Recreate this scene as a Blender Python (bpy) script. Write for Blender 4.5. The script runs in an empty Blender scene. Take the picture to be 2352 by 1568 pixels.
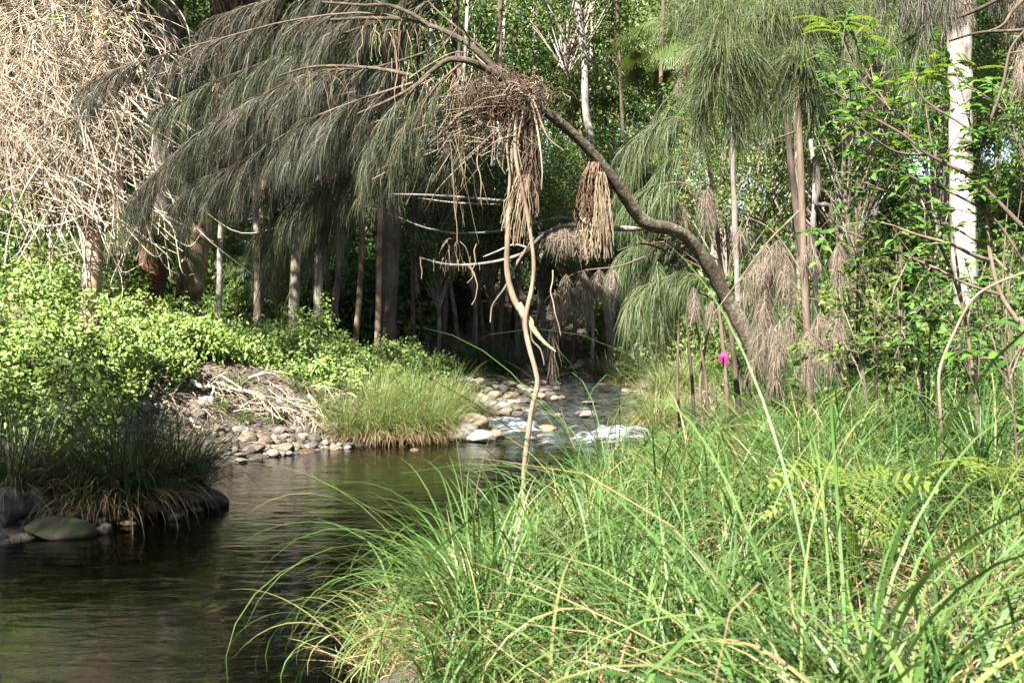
import bpy, math, random
import numpy as np
from mathutils import Vector

random.seed(5)
rng = np.random.default_rng(11)
scene = bpy.context.scene
COL = scene.collection

# ------------------------------------------------------------------ camera
FPX, CX, CY, HORIZON, EYE = 2450.0, 1176.0, 784.0, 740.0, 2.0     # photograph measured at 2352 x 1568
PITCH = math.atan((CY - HORIZON) / FPX)
cam_data = bpy.data.cameras.new("camera")
cam_data.sensor_width = 36.0
cam_data.lens = FPX / 2352.0 * 36.0
cam_data.clip_start = 0.05
cam_data.clip_end = 600.0
cam_data.dof.use_dof = True
cam_data.dof.focus_distance = 11.0
cam_data.dof.aperture_fstop = 7.0
cam = bpy.data.objects.new("camera", cam_data)
cam.location = (0, 0, EYE)
cam.rotation_euler = (math.radians(90) - PITCH, 0, 0)
COL.objects.link(cam)
scene.camera = cam

# ------------------------------------------------------------------ sky, sun, exposure
TO_SUN = Vector((-0.34, -0.615, 0.71)).normalized()
world = bpy.data.worlds.new("World")
scene.world = world
world.use_nodes = True
wn = world.node_tree.nodes
bg = wn["Background"]
sky = wn.new("ShaderNodeTexSky")
sky.sky_type = 'NISHITA'
sky.sun_disc = False
sky.sun_elevation = math.asin(TO_SUN.z)
sky.sun_rotation = math.atan2(TO_SUN.x, TO_SUN.y)
sky.dust_density = 1.5
world.node_tree.links.new(sky.outputs[0], bg.inputs[0])
bg.inputs[1].default_value = 0.05
sun_data = bpy.data.lights.new("sun", 'SUN')
sun_data.energy = 5.0
sun_data.angle = math.radians(0.55)
sun_data.color = (1.0, 0.95, 0.87)
sun = bpy.data.objects.new("sun", sun_data)
sun.rotation_euler = TO_SUN.to_track_quat('Z', 'Y').to_euler()
sun.location = (-20, -20, 40)
COL.objects.link(sun)
scene.view_settings.view_transform = 'Standard'
scene.view_settings.look = 'None'
scene.view_settings.gamma = 1.0
scene.view_settings.use_curve_mapping = False
scene.view_settings.exposure = 2.78
cy = scene.cycles
cy.max_bounces = 7
cy.diffuse_bounces = 3
cy.glossy_bounces = 3
cy.transmission_bounces = 4
cy.transparent_max_bounces = 8
cy.caustics_reflective = False
cy.caustics_refractive = False
cy.use_denoising = True
cy.denoiser = 'OPENIMAGEDENOISE'
cy.denoising_input_passes = 'RGB_ALBEDO_NORMAL'
cy.denoising_prefilter = 'ACCURATE'
cy.sample_clamp_indirect = 6.0

# ------------------------------------------------------------------ small maths
def P(px, py, Y):
    """point of the place seen at a spot of the photograph, Y metres ahead"""
    u, v = (px - CX) / FPX, (CY - py) / FPX
    dy = math.cos(PITCH) + v * math.sin(PITCH)
    dz = -math.sin(PITCH) + v * math.cos(PITCH)
    return np.array([u / dy * Y, Y, EYE + dz / dy * Y])

def smooth_path(pts, k):
    """Catmull-Rom through the given points, k samples"""
    p = np.asarray(pts, float)
    n = len(p)
    if n == 2:
        t = np.linspace(0, 1, k)[:, None]
        return p[0] * (1 - t) + p[1] * t
    q = np.vstack([2 * p[0] - p[1], p, 2 * p[-1] - p[-2]])
    t = np.linspace(0, n - 1 - 1e-9, k)
    i = t.astype(int)
    f = (t - i)[:, None]
    a, b, c, d = q[i], q[i + 1], q[i + 2], q[i + 3]
    return 0.5 * (2 * b + (c - a) * f + (2 * a - 5 * b + 4 * c - d) * f ** 2 + (3 * b - a - 3 * c + d) * f ** 3)

def norm(a):
    return a / np.maximum(np.linalg.norm(a, axis=-1, keepdims=True), 1e-9)

def rand_unit(n):
    return norm(rng.normal(size=(n, 3)))

def vnoise(x, y, seed=0):
    """value noise in [-1, 1]"""
    x, y = np.asarray(x, float), np.asarray(y, float)
    xi, yi = np.floor(x).astype(np.int64), np.floor(y).astype(np.int64)
    fx, fy = x - xi, y - yi
    fx, fy = fx * fx * (3 - 2 * fx), fy * fy * (3 - 2 * fy)
    def h(a, b):
        v = (a * 374761393 + b * 668265263 + seed * 974634777) & 0xFFFFFFFF
        v = ((v ^ (v >> 13)) * 1274126177) & 0xFFFFFFFF
        return ((v ^ (v >> 16)) & 0xFFFF) / 32767.5 - 1
    return (h(xi, yi) * (1 - fx) + h(xi + 1, yi) * fx) * (1 - fy) + (h(xi, yi + 1) * (1 - fx) + h(xi + 1, yi + 1) * fx) * fy

# ------------------------------------------------------------------ geometry collector
class Geo:
    def __init__(self):
        self.V, self.F4, self.F3, self.T, self.n = [], [], [], [], 0
        self.M4, self.M3 = [], []
    def add(self, v, f4=None, f3=None, tint=0.5, mat=0):
        v = np.asarray(v, float).reshape(-1, 3)
        self.V.append(v)
        t = np.empty(len(v)); t[:] = tint
        self.T.append(t)
        if f4 is not None and len(f4):
            f = np.asarray(f4, np.int64).reshape(-1, 4) + self.n
            self.F4.append(f); self.M4.append(np.full(len(f), mat))
        if f3 is not None and len(f3):
            f = np.asarray(f3, np.int64).reshape(-1, 3) + self.n
            self.F3.append(f); self.M3.append(np.full(len(f), mat))
        self.n += len(v)
        return self
    def strips(self, Pt, W, side, tint=None, mat=0):
        """ribbons: Pt (n,k,3), W (n,k), side (n,3) or (n,k,3)"""
        n, k = Pt.shape[:2]
        side = side[:, None, :] if side.ndim == 2 else side
        off = side * W[..., None] * 0.5
        v = np.stack([Pt - off, Pt + off], 2).reshape(-1, 3)
        i = np.arange(n)[:, None] * (2 * k) + np.arange(k - 1)[None] * 2
        f = np.stack([i, i + 1, i + 3, i + 2], -1).reshape(-1, 4)
        t = rng.random(n) if tint is None else np.broadcast_to(np.asarray(tint, float), (n,))
        return self.add(v, f, tint=np.repeat(t, 2 * k), mat=mat)
    def tubes(self, Pt, R, m=4, tint=None, mat=0, wob=0.0):
        """round branches: Pt (n,k,3), R (n,k)"""
        Pt = np.asarray(Pt, float)
        if Pt.ndim == 2:
            Pt = Pt[None]
        R = np.broadcast_to(np.asarray(R, float), Pt.shape[:2])
        n, k = Pt.shape[:2]
        tan = norm(np.gradient(Pt, axis=1))
        mean = np.abs(norm(tan.mean(1)))
        ref = np.eye(3)[np.argmin(mean, 1)][:, None, :]
        u = norm(np.cross(tan, np.broadcast_to(ref, tan.shape)))
        w = np.cross(tan, u)
        a = np.arange(m) / m * 2 * math.pi
        rr = R[..., None] * np.ones(m)
        if wob:
            rr = rr * (1 + wob * rng.normal(size=(n, k, m)))
        v = Pt[:, :, None] + rr[..., None] * (u[:, :, None] * np.cos(a)[None, None, :, None] + w[:, :, None] * np.sin(a)[None, None, :, None])
        i = (np.arange(n) * k * m)[:, None, None] + (np.arange(k - 1) * m)[None, :, None]
        j = np.arange(m)[None, None, :]
        j2 = (j + 1) % m
        f = np.stack(np.broadcast_arrays(i + j, i + j2, i + m + j2, i + m + j), -1).reshape(-1, 4)
        t = rng.random(n) if tint is None else np.broadcast_to(np.asarray(tint, float), (n,))
        return self.add(v.reshape(-1, 3), f, tint=np.repeat(t, k * m), mat=mat)
    def leaves(self, C, D, N, L, W, tint=None, fold=0.25, mat=0, fine=False):
        """folded leaves: base C, direction D, normal N, length L, width W"""
        n = len(C)
        D = norm(D)
        S = norm(np.cross(D, N))
        U = np.cross(S, D)
        L = np.broadcast_to(np.asarray(L, float), (n,))[:, None]
        W = np.broadcast_to(np.asarray(W, float), (n,))[:, None]
        t = rng.random(n) if tint is None else np.broadcast_to(np.asarray(tint, float), (n,))
        up = U * W * fold
        if fine:
            b, tip = C, C + D * L - U * L * 0.12
            l1, l2 = C + D * L * .28 - S * W * .46 + up, C + D * L * .62 - S * W * .40 + up * .8
            r1, r2 = C + D * L * .28 + S * W * .46 + up, C + D * L * .62 + S * W * .40 + up * .8
            m1 = C + D * L * .45 + U * L * .03
            v = np.stack([b, l1, l2, tip, r2, r1, m1], 1).reshape(-1, 3)
            i = np.arange(n) * 7
            f4 = np.concatenate([np.stack([i, i + 6, i + 2, i + 1], -1), np.stack([i, i + 5, i + 4, i + 6], -1)])
            f3 = np.concatenate([np.stack([i + 6, i + 3, i + 2], -1), np.stack([i + 6, i + 4, i + 3], -1)])
            return self.add(v, f4, f3, tint=np.repeat(t, 7), mat=mat)
        v = np.stack([C, C + D * L * .45 - S * W * .5 + up, C + D * L, C + D * L * .45 + S * W * .5 + up], 1).reshape(-1, 3)
        i = np.arange(n) * 4
        f3 = np.concatenate([np.stack([i, i + 2, i + 1], -1), np.stack([i, i + 3, i + 2], -1)])
        return self.add(v, f3=f3, tint=np.repeat(t, 4), mat=mat)
    def build(self, name, mats, parent=None, smooth=False, loc=None):
        """link everything collected as ONE mesh object; vertices were given in world space"""
        me = self.mesh(name, mats, smooth, origin=root_loc(parent) if parent is not None else loc)
        o = bpy.data.objects.new(name, me)
        COL.objects.link(o)
        if parent is not None:
            o.parent = parent
        elif loc is not None:
            o.location = loc
        return o
    def mesh(self, name, mats, smooth=False, origin=None):
        me = bpy.data.meshes.new(name)
        v = np.concatenate(self.V)
        if origin is not None:
            v = v - np.asarray(origin, float)
        f4 = np.concatenate(self.F4) if self.F4 else np.zeros((0, 4), np.int64)
        f3 = np.concatenate(self.F3) if self.F3 else np.zeros((0, 3), np.int64)
        me.vertices.add(len(v))
        me.vertices.foreach_set("co", v.astype(np.float32).ravel())
        loops = np.concatenate([f4.ravel(), f3.ravel()]).astype(np.int32)
        me.loops.add(len(loops))
        me.loops.foreach_set("vertex_index", loops)
        tot = np.concatenate([np.full(len(f4), 4), np.full(len(f3), 3)]).astype(np.int32)
        st = np.concatenate([[0], np.cumsum(tot)[:-1]]).astype(np.int32)
        me.polygons.add(len(tot))
        me.polygons.foreach_set("loop_start", st)
        me.polygons.foreach_set("loop_total", tot)
        mi = np.concatenate(self.M4 + self.M3).astype(np.int32)
        order = np.concatenate([np.concatenate(self.M4) if self.M4 else np.zeros(0), np.concatenate(self.M3) if self.M3 else np.zeros(0)]).astype(np.int32)
        me.polygons.foreach_set("material_index", order)
        if smooth:
            me.polygons.foreach_set("use_smooth", np.ones(len(tot), bool))
        a = me.attributes.new("tint", 'FLOAT', 'POINT')
        a.data.foreach_set("value", np.concatenate(self.T).astype(np.float32))
        for m in (mats if isinstance(mats, (list, tuple)) else [mats]):
            me.materials.append(m)
        me.update(calc_edges=True)
        return me

def root_loc(o):
    while o.parent is not None:
        o = o.parent
    return np.array(o.location)

def tag(o, label=None, cat=None, group=None, kind=None):
    if label: o["label"] = label
    if cat: o["category"] = cat
    if group: o["group"] = group
    if kind: o["kind"] = kind
    return o

def thing(name, label, cat, loc, group=None):
    o = bpy.data.objects.new(name, None)
    o.empty_display_size = 0.1
    COL.objects.link(o)
    o.location = tuple(float(c) for c in loc)
    return tag(o, label, cat, group)

def inst(name, me, parent=None, loc=(0, 0, 0), rot=(0, 0, 0), scale=(1, 1, 1)):
    o = bpy.data.objects.new(name, me)
    COL.objects.link(o)
    if parent is not None:
        o.parent = parent
    o.location, o.rotation_euler, o.scale = loc, rot, scale
    return o

def copy_tree(o, parent=None):
    c = o.copy()
    COL.objects.link(c)
    if parent is not None:
        c.parent = parent
    for ch in list(o.children):
        copy_tree(ch, c)
    return c

# ------------------------------------------------------------------ materials
def new_mat(name):
    m = bpy.data.materials.new(name)
    m.use_nodes = True
    nt = m.node_tree
    nt.nodes.clear()
    return m, nt, nt.nodes.new, nt.links.new

def ramp(nn, stops):
    r = nn("ShaderNodeValToRGB")
    e = r.color_ramp.elements
    while len(e) < len(stops):
        e.new(0.5)
    for el, (p, c) in zip(e, stops):
        el.position = p
        el.color = (*c, 1)
    return r

def foliage(name, stops, trans=0.35, rough=0.45, spec=0.35, warm=(1.15, 1.1, 0.7)):
    m, nt, nn, ln = new_mat(name)
    at = nn("ShaderNodeAttribute"); at.attribute_name = "tint"
    cr = ramp(nn, stops)
    ln(at.outputs["Fac"], cr.inputs[0])
    tc = nn("ShaderNodeTexCoord")
    no = nn("ShaderNodeTexNoise"); no.inputs["Scale"].default_value = 1.7; no.inputs["Detail"].default_value = 3
    ln(tc.outputs["Object"], no.inputs["Vector"])
    hv = nn("ShaderNodeHueSaturation")
    mr = nn("ShaderNodeMapRange")
    mr.inputs["From Min"].default_value = .3; mr.inputs["From Max"].default_value = .7
    mr.inputs["To Min"].default_value = .78; mr.inputs["To Max"].default_value = 1.22
    ln(no.outputs["Fac"], mr.inputs["Value"])
    ln(mr.outputs[0], hv.inputs["Value"])
    ln(cr.outputs[0], hv.inputs["Color"])
    pb = nn("ShaderNodeBsdfPrincipled")
    pb.inputs["Roughness"].default_value = rough
    pb.inputs["Specular IOR Level"].default_value = spec
    ln(hv.outputs[0], pb.inputs["Base Color"])
    mul = nn("ShaderNodeMix"); mul.data_type = 'RGBA'; mul.blend_type = 'MULTIPLY'
    mul.inputs[0].default_value = 1.0
    ln(hv.outputs[0], mul.inputs[6]); mul.inputs[7].default_value = (*warm, 1)
    tr = nn("ShaderNodeBsdfTranslucent")
    ln(mul.outputs[2], tr.inputs["Color"])
    mx = nn("ShaderNodeMixShader"); mx.inputs[0].default_value = trans
    ln(pb.outputs[0], mx.inputs[1]); ln(tr.outputs[0], mx.inputs[2])
    out = nn("ShaderNodeOutputMaterial")
    ln(mx.outputs[0], out.inputs[0])
    return m

def bark(name, stops, scale=(14, 14, 2.5), bump=0.5, rough=0.85, spots=None):
    m, nt, nn, ln = new_mat(name)
    tc = nn("ShaderNodeTexCoord")
    mp = nn("ShaderNodeMapping"); mp.inputs["Scale"].default_value = scale
    ln(tc.outputs["Object"], mp.inputs["Vector"])
    no = nn("ShaderNodeTexNoise"); no.inputs["Scale"].default_value = 1.0; no.inputs["Detail"].default_value = 7; no.inputs["Roughness"].default_value = .65
    ln(mp.outputs[0], no.inputs["Vector"])
    n2 = nn("ShaderNodeTexNoise"); n2.inputs["Scale"].default_value = 2.3; n2.inputs["Detail"].default_value = 4
    ln(tc.outputs["Object"], n2.inputs["Vector"])
    ad = nn("ShaderNodeMath"); ad.operation = 'ADD'
    sb = nn("ShaderNodeMath"); sb.operation = 'MULTIPLY_ADD'; sb.inputs[1].default_value = 0.7; sb.inputs[2].default_value = -0.35
    ln(n2.outputs["Fac"], sb.inputs[0]); ln(no.outputs["Fac"], ad.inputs[0]); ln(sb.outputs[0], ad.inputs[1])
    at = nn("ShaderNodeAttribute"); at.attribute_name = "tint"
    a2 = nn("ShaderNodeMath"); a2.operation = 'MULTIPLY_ADD'; a2.inputs[1].default_value = .3; a2.inputs[2].default_value = -.15
    ln(at.outputs["Fac"], a2.inputs[0])
    a3 = nn("ShaderNodeMath"); a3.operation = 'ADD'
    ln(ad.outputs[0], a3.inputs[0]); ln(a2.outputs[0], a3.inputs[1])
    cr = ramp(nn, stops)
    ln(a3.outputs[0], cr.inputs[0])
    pb = nn("ShaderNodeBsdfPrincipled")
    pb.inputs["Roughness"].default_value = rough
    pb.inputs["Specular IOR Level"].default_value = 0.2
    ln(cr.outputs[0], pb.inputs["Base Color"])
    bp = nn("ShaderNodeBump"); bp.inputs["Strength"].default_value = bump; bp.inputs["Distance"].default_value = 0.03
    ln(no.outputs["Fac"], bp.inputs["Height"]); ln(bp.outputs[0], pb.inputs["Normal"])
    out = nn("ShaderNodeOutputMaterial")
    ln(pb.outputs[0], out.inputs[0])
    return m

def rock_mat(name, stops, moss=0.0, rough=0.8, vary=0.35):
    m, nt, nn, ln = new_mat(name)
    tc = nn("ShaderNodeTexCoord")
    oi = nn("ShaderNodeObjectInfo")
    add = nn("ShaderNodeVectorMath"); add.operation = 'ADD'
    sc = nn("ShaderNodeMath"); sc.operation = 'MULTIPLY'; sc.inputs[1].default_value = 37.0
    ln(oi.outputs["Random"], sc.inputs[0])
    ln(tc.outputs["Object"], add.inputs[0]); ln(sc.outputs[0], add.inputs[1])
    no = nn("ShaderNodeTexNoise"); no.inputs["Scale"].default_value = 2.2; no.inputs["Detail"].default_value = 8; no.inputs["Roughness"].default_value = .62
    ln(add.outputs[0], no.inputs["Vector"])
    fi = nn("ShaderNodeTexNoise"); fi.inputs["Scale"].default_value = 14; fi.inputs["Detail"].default_value = 6; fi.inputs["Roughness"].default_value = .7
    ln(add.outputs[0], fi.inputs["Vector"])
    f1 = nn("ShaderNodeMath"); f1.operation = 'MULTIPLY_ADD'; f1.inputs[1].default_value = vary * 2; f1.inputs[2].default_value = -vary
    ln(oi.outputs["Random"], f1.inputs[0])
    f2 = nn("ShaderNodeMath"); f2.operation = 'ADD'
    ln(no.outputs["Fac"], f2.inputs[0]); ln(f1.outputs[0], f2.inputs[1])
    f3 = nn("ShaderNodeMath"); f3.operation = 'MULTIPLY_ADD'; f3.inputs[1].default_value = .35; f3.inputs[2].default_value = -.17
    ln(fi.outputs["Fac"], f3.inputs[0])
    f4 = nn("ShaderNodeMath"); f4.operation = 'ADD'
    ln(f2.outputs[0], f4.inputs[0]); ln(f3.outputs[0], f4.inputs[1])
    cr = ramp(nn, stops)
    ln(f4.outputs[0], cr.inputs[0])
    pb = nn("ShaderNodeBsdfPrincipled"); pb.inputs["Roughness"].default_value = rough
    pb.inputs["Specular IOR Level"].default_value = 0.35
    col = cr.outputs[0]
    if moss:
        mo = nn("ShaderNodeTexNoise"); mo.inputs["Scale"].default_value = 1.6; mo.inputs["Detail"].default_value = 6
        ln(add.outputs[0], mo.inputs["Vector"])
        mr = ramp(nn, [(0.62 - moss * .3, (0, 0, 0)), (0.74 - moss * .3, (1, 1, 1))])
        ln(mo.outputs["Fac"], mr.inputs[0])
        mx = nn("ShaderNodeMix"); mx.data_type = 'RGBA'
        ln(mr.outputs[0], mx.inputs[0]); ln(col, mx.inputs[6]); mx.inputs[7].default_value = (.035, .038, .011, 1)
        col = mx.outputs[2]
    ln(col, pb.inputs["Base Color"])
    bp = nn("ShaderNodeBump"); bp.inputs["Strength"].default_value = .5; bp.inputs["Distance"].default_value = .05
    ln(fi.outputs["Fac"], bp.inputs["Height"]); ln(bp.outputs[0], pb.inputs["Normal"])
    out = nn("ShaderNodeOutputMaterial"); ln(pb.outputs[0], out.inputs[0])
    return m

M = {}
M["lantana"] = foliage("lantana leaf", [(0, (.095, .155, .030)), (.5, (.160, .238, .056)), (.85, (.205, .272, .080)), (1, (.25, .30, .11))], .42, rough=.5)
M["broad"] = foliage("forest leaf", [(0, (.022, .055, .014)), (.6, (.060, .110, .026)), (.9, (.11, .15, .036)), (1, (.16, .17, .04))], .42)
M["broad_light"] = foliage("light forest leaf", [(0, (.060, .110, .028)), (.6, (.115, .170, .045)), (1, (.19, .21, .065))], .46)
M["shrub"] = foliage("fresh shrub leaf", [(0, (.030, .085, .016)), (.55, (.065, .155, .026)), (1, (.12, .21, .035))], .45)
M["feather"] = foliage("yellow green feathery leaf", [(0, (.09, .16, .02)), (1, (.17, .23, .03))], .5)
M["fern"] = foliage("bracken leaf", [(0, (.12, .19, .025)), (1, (.21, .26, .045))], .5)
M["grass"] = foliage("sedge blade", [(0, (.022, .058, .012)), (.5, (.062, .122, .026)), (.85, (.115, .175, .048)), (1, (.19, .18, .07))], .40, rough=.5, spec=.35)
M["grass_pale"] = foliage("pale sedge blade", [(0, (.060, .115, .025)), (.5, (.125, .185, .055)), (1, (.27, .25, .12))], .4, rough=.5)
M["grass_dark"] = foliage("shaded tussock blade", [(0, (.010, .024, .008)), (.7, (.024, .044, .014)), (1, (.055, .058, .025))], .35, rough=.4)  # green lowered so the colour itself deepens the tussocks' shade
M["dry"] = foliage("dry blade", [(0, (.14, .085, .040)), (.5, (.24, .17, .085)), (1, (.36, .28, .16))], .25, rough=.6)
M["needle"] = foliage("shaded grey green needles", [(0, (.026, .032, .016)), (.4, (.042, .045, .026)), (.7, (.060, .053, .036)), (1, (.11, .088, .062))], .25, rough=.5, warm=(1.05, 1.05, .8))  # tints lowered to carry the shade inside the weeping mass
M["needle_olive"] = foliage("olive needles", [(0, (.026, .040, .014)), (.5, (.045, .060, .024)), (.8, (.070, .074, .036)), (1, (.12, .10, .065))], .28, rough=.5, warm=(1.05, 1.05, .8))
M["needle_green"] = foliage("green needles", [(0, (.035, .060, .022)), (.6, (.075, .105, .038)), (.88, (.11, .13, .05)), (1, (.18, .14, .09))], .3, rough=.5, warm=(1.05, 1.05, .8))
M["needle_dead"] = foliage("dead brown needles", [(0, (.075, .055, .040)), (.5, (.135, .105, .078)), (1, (.22, .18, .135))], .2, rough=.7, warm=(1, 1, 1))
M["palm"] = foliage("palm leaf", [(0, (.035, .060, .014)), (1, (.09, .12, .03))], .35, rough=.35, spec=.5)
M["litter"] = foliage("leaf litter", [(0, (.060, .035, .018)), (.5, (.14, .09, .05)), (1, (.26, .19, .12))], .1, rough=.8, warm=(1, 1, 1))
M["flower"] = foliage("pink petals", [(0, (.55, .06, .22)), (1, (.65, .30, .42))], .3, warm=(1, 1, 1))
M["vine_dead"] = bark("bleached dead vine", [(0.2, (.13, .098, .068)), (.5, (.28, .228, .170)), (.8, (.44, .385, .305))], bump=.2)
M["stick"] = bark("grey stick", [(0.2, (.06, .042, .028)), (.5, (.13, .098, .07)), (.8, (.24, .19, .145))], bump=.3)
M["root"] = bark("brown root hair", [(0.2, (.022, .014, .009)), (.5, (.058, .036, .023)), (.8, (.12, .078, .05))], bump=.2)
M["root_pale"] = bark("straw root", [(0.2, (.07, .048, .028)), (.5, (.15, .115, .075)), (.8, (.27, .22, .155))], bump=.2)
M["bark_lean"] = bark("dark lichen bark", [(0.25, (.022, .017, .012)), (.5, (.060, .046, .032)), (.66, (.095, .08, .055)), (.8, (.20, .18, .14))], scale=(22, 22, 22), bump=.8)
M["bark_fibre"] = bark("pale fibrous bark", [(0.25, (.13, .085, .055)), (.5, (.28, .20, .14)), (.8, (.42, .33, .25))], scale=(40, 40, 3), bump=.8)
M["bark_grey"] = bark("grey bark", [(0.25, (.05, .043, .036)), (.5, (.13, .115, .10)), (.8, (.24, .22, .19))])
M["bark_tan"] = bark("mottled tan bark", [(0.3, (.07, .045, .028)), (.5, (.19, .13, .085)), (.7, (.36, .29, .22))], scale=(7, 7, 4))
M["bark_pale"] = bark("pale bark", [(0.25, (.08, .062, .045)), (.5, (.20, .17, .14)), (.8, (.38, .345, .30))], scale=(9, 9, 2))
M["bark_white"] = bark("white bark", [(0.3, (.07, .052, .040)), (.42, (.17, .15, .13)), (.6, (.27, .255, .235))], scale=(5, 5, 1.2), bump=.2)
M["bark_dark"] = bark("dark bark", [(0.25, (.022, .016, .012)), (.5, (.06, .043, .03)), (.8, (.12, .09, .065))], bump=.7)
M["bark_palm"] = bark("brown palm fibre", [(0.25, (.035, .018, .010)), (.5, (.095, .05, .03)), (.8, (.18, .10, .06))], scale=(10, 10, 26), bump=.9)
M["twig"] = bark("reddish twig", [(0.2, (.042, .030, .022)), (.5, (.088, .066, .049)), (.8, (.17, .135, .10))], bump=.2)
M["wood_split"] = bark("split pale wood", [(0.2, (.13, .085, .045)), (.5, (.25, .185, .105)), (.8, (.34, .27, .17))], scale=(60, 60, 4), bump=.5)
M["rock"] = rock_mat("creek stone", [(0.12, (.026, .022, .019)), (.38, (.070, .059, .048)), (.55, (.115, .097, .078)), (.72, (.125, .098, .072)), (.95, (.23, .205, .175))])
M["rock_pale"] = rock_mat("pale stone", [(0.3, (.050, .045, .037)), (.5, (.115, .104, .090)), (.7, (.20, .187, .165))], vary=.12)
M["rock_tan"] = rock_mat("tan stone", [(0.3, (.058, .040, .026)), (.5, (.11, .084, .058)), (.75, (.20, .155, .11))], vary=.12)
M["rock_grey"] = rock_mat("shaded grey stone", [(0.3, (.012, .011, .010)), (.5, (.034, .032, .028)), (.68, (.10, .095, .08))], moss=.25, vary=.1)  # grey lowered so the colour deepens the shade on the left boulders
M["rock_moss"] = rock_mat("mossy brown stone", [(0.3, (.014, .010, .007)), (.5, (.045, .033, .022)), (.7, (.10, .08, .055))], moss=.75, vary=.1)
M["rock_wet"] = rock_mat("wet brown stone", [(0.2, (.035, .024, .016)), (.5, (.10, .062, .035)), (.8, (.20, .12, .06))], rough=.25, vary=.2)
# ================================================================== THE SETTING: ground, creek
Y_L = [-4, 0, 5.9, 9, 10.2, 11.8, 12.8, 14.2, 16.0, 17.3, 18.0, 18.6, 20, 22, 25, 28, 32, 36, 40, 44, 60]
X_L = [-7, -6.5, -5.2, -4.7, -4.3, -3.3, -4.2, -4.2, -3.5, -2.5, -1.2, -.45, -.1, .55, .95, .95, .6, .9, 1.8, 4.0, 14]
Y_R = [-4, 0, 3, 5.9, 8, 9.4, 11.7, 15, 18, 22, 25, 28, 32, 36, 40, 44, 60]
X_R = [-2.4, -2.0, -1.5, -.75, -.2, .42, 1.3, 2.15, 2.75, 3.05, 3.0, 3.2, 2.9, 2.6, 3.3, 4.6, 14.5]
def water_level(Y):
    return np.interp(Y, [17.3, 18.6, 19.6, 21.5, 25, 30, 40, 60], [0, .10, .16, .26, .36, .46, .58, .7])
def ground(x, Y):
    x, Y = np.asarray(x, float), np.asarray(Y, float)
    xl, xr, w = np.interp(Y, Y_L, X_L), np.interp(Y, Y_R, X_R), water_level(Y)
    dl, dr = xl - x, x - xr
    t = np.clip((x - xl) / np.maximum(xr - xl, .05), 0, 1)
    deep = np.interp(Y, [0, 6, 12, 16, 18.5, 22, 40], [.7, .65, .5, .38, .16, .22, .2])
    bed = w - deep * (4 * t * (1 - t)) ** .6
    left = w + np.interp(dl, [0, .5, 1.4, 2.2, 3.2, 5, 9, 16, 40], [0, .10, .30, .62, 1.05, 1.6, 2.2, 3.2, 10])
    flat = np.clip((Y - 18.2) / 1.0, 0, 1) * np.clip((34 - Y) / 3, 0, 1)        # cobble bar upstream is low
    bar = w + np.interp(dl, [0, .8, 3.2, 5, 8, 14, 40], [0, .10, .26, .8, 1.7, 2.6, 9])
    left = left * (1 - flat) + bar * flat
    right = w + np.interp(dr, [0, .25, .8, 2, 4, 6, 10, 18, 40], [0, .22, .38, .60, .85, 1.15, 2.0, 3.4, 11])
    z = np.where(dl > 0, left, np.where(dr > 0, right, bed))
    z = z + np.clip(Y - 40, 0, 45) * .16 * np.clip(np.maximum(np.maximum(dl, dr) / 2, (Y - 46) / 8), 0, 1)
    out = np.clip(np.maximum(dl, dr), 0, 2) / 2
    z = z + out * (.10 * vnoise(x * .9, Y * .9, 1) + .05 * vnoise(x * 2.7, Y * 2.7, 2)) + .025 * vnoise(x * 5, Y * 5, 3)
    return z
def gz(x, Y):
    return float(ground(x, Y))
def hit(px, py, y0=2.5, y1=70):
    """where the line of sight through a spot of the photograph meets ground or water"""
    for Y in np.arange(y0, y1, .05):
        p = P(px, py, Y)
        if p[2] <= max(gz(p[0], Y), float(water_level(Y))):
            return p
    return P(px, py, y1)

def lerp_axis(segs):
    return np.concatenate([np.arange(a, b, s) for a, b, s in segs] + [[segs[-1][1]]])
xs = lerp_axis([(-160, -40, 10), (-40, -14, 1.2), (-14, 9, .16), (9, 30, 1.0), (30, 160, 10)])
ys = lerp_axis([(-60, -6, 4), (-6, 3, .5), (3, 34, .16), (34, 60, .6), (60, 220, 8)])
GX, GY = np.meshgrid(xs, ys)
GZ = ground(GX, GY)
g = Geo()
nx, ny = len(xs), len(ys)
i = (np.arange(ny - 1)[:, None] * nx + np.arange(nx - 1)[None]).ravel()
g.add(np.stack([GX, GY, GZ], -1), np.stack([i, i + 1, i + nx + 1, i + nx], -1))
m, nt, nn, ln = new_mat("soil and litter")
tc = nn("ShaderNodeTexCoord")
n1 = nn("ShaderNodeTexNoise"); n1.inputs["Scale"].default_value = 3.0; n1.inputs["Detail"].default_value = 9; n1.inputs["Roughness"].default_value = .7
n2 = nn("ShaderNodeTexVoronoi"); n2.inputs["Scale"].default_value = 16.0
n3 = nn("ShaderNodeTexNoise"); n3.inputs["Scale"].default_value = 40.0; n3.inputs["Detail"].default_value = 5
for q in (n1, n2, n3): ln(tc.outputs["Object"], q.inputs["Vector"])
c1 = ramp(nn, [(.3, (.022, .016, .010)), (.5, (.055, .039, .025)), (.7, (.12, .090, .060))])
ln(n1.outputs["Fac"], c1.inputs[0])
mx = nn("ShaderNodeMix"); mx.data_type = 'RGBA'; mx.blend_type = 'OVERLAY'; mx.inputs[0].default_value = .6
bw = nn("ShaderNodeRGBToBW"); ln(n2.outputs["Color"], bw.inputs[0])
ln(c1.outputs[0], mx.inputs[6]); ln(bw.outputs[0], mx.inputs[7])
hs = nn("ShaderNodeHueSaturation"); hs.inputs["Saturation"].default_value = .75
ln(mx.outputs[2], hs.inputs["Color"])
m2 = nn("ShaderNodeMix"); m2.data_type = 'RGBA'; m2.inputs[0].default_value = .55
ln(c1.outputs[0], m2.inputs[6]); ln(hs.outputs[0], m2.inputs[7])
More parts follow.
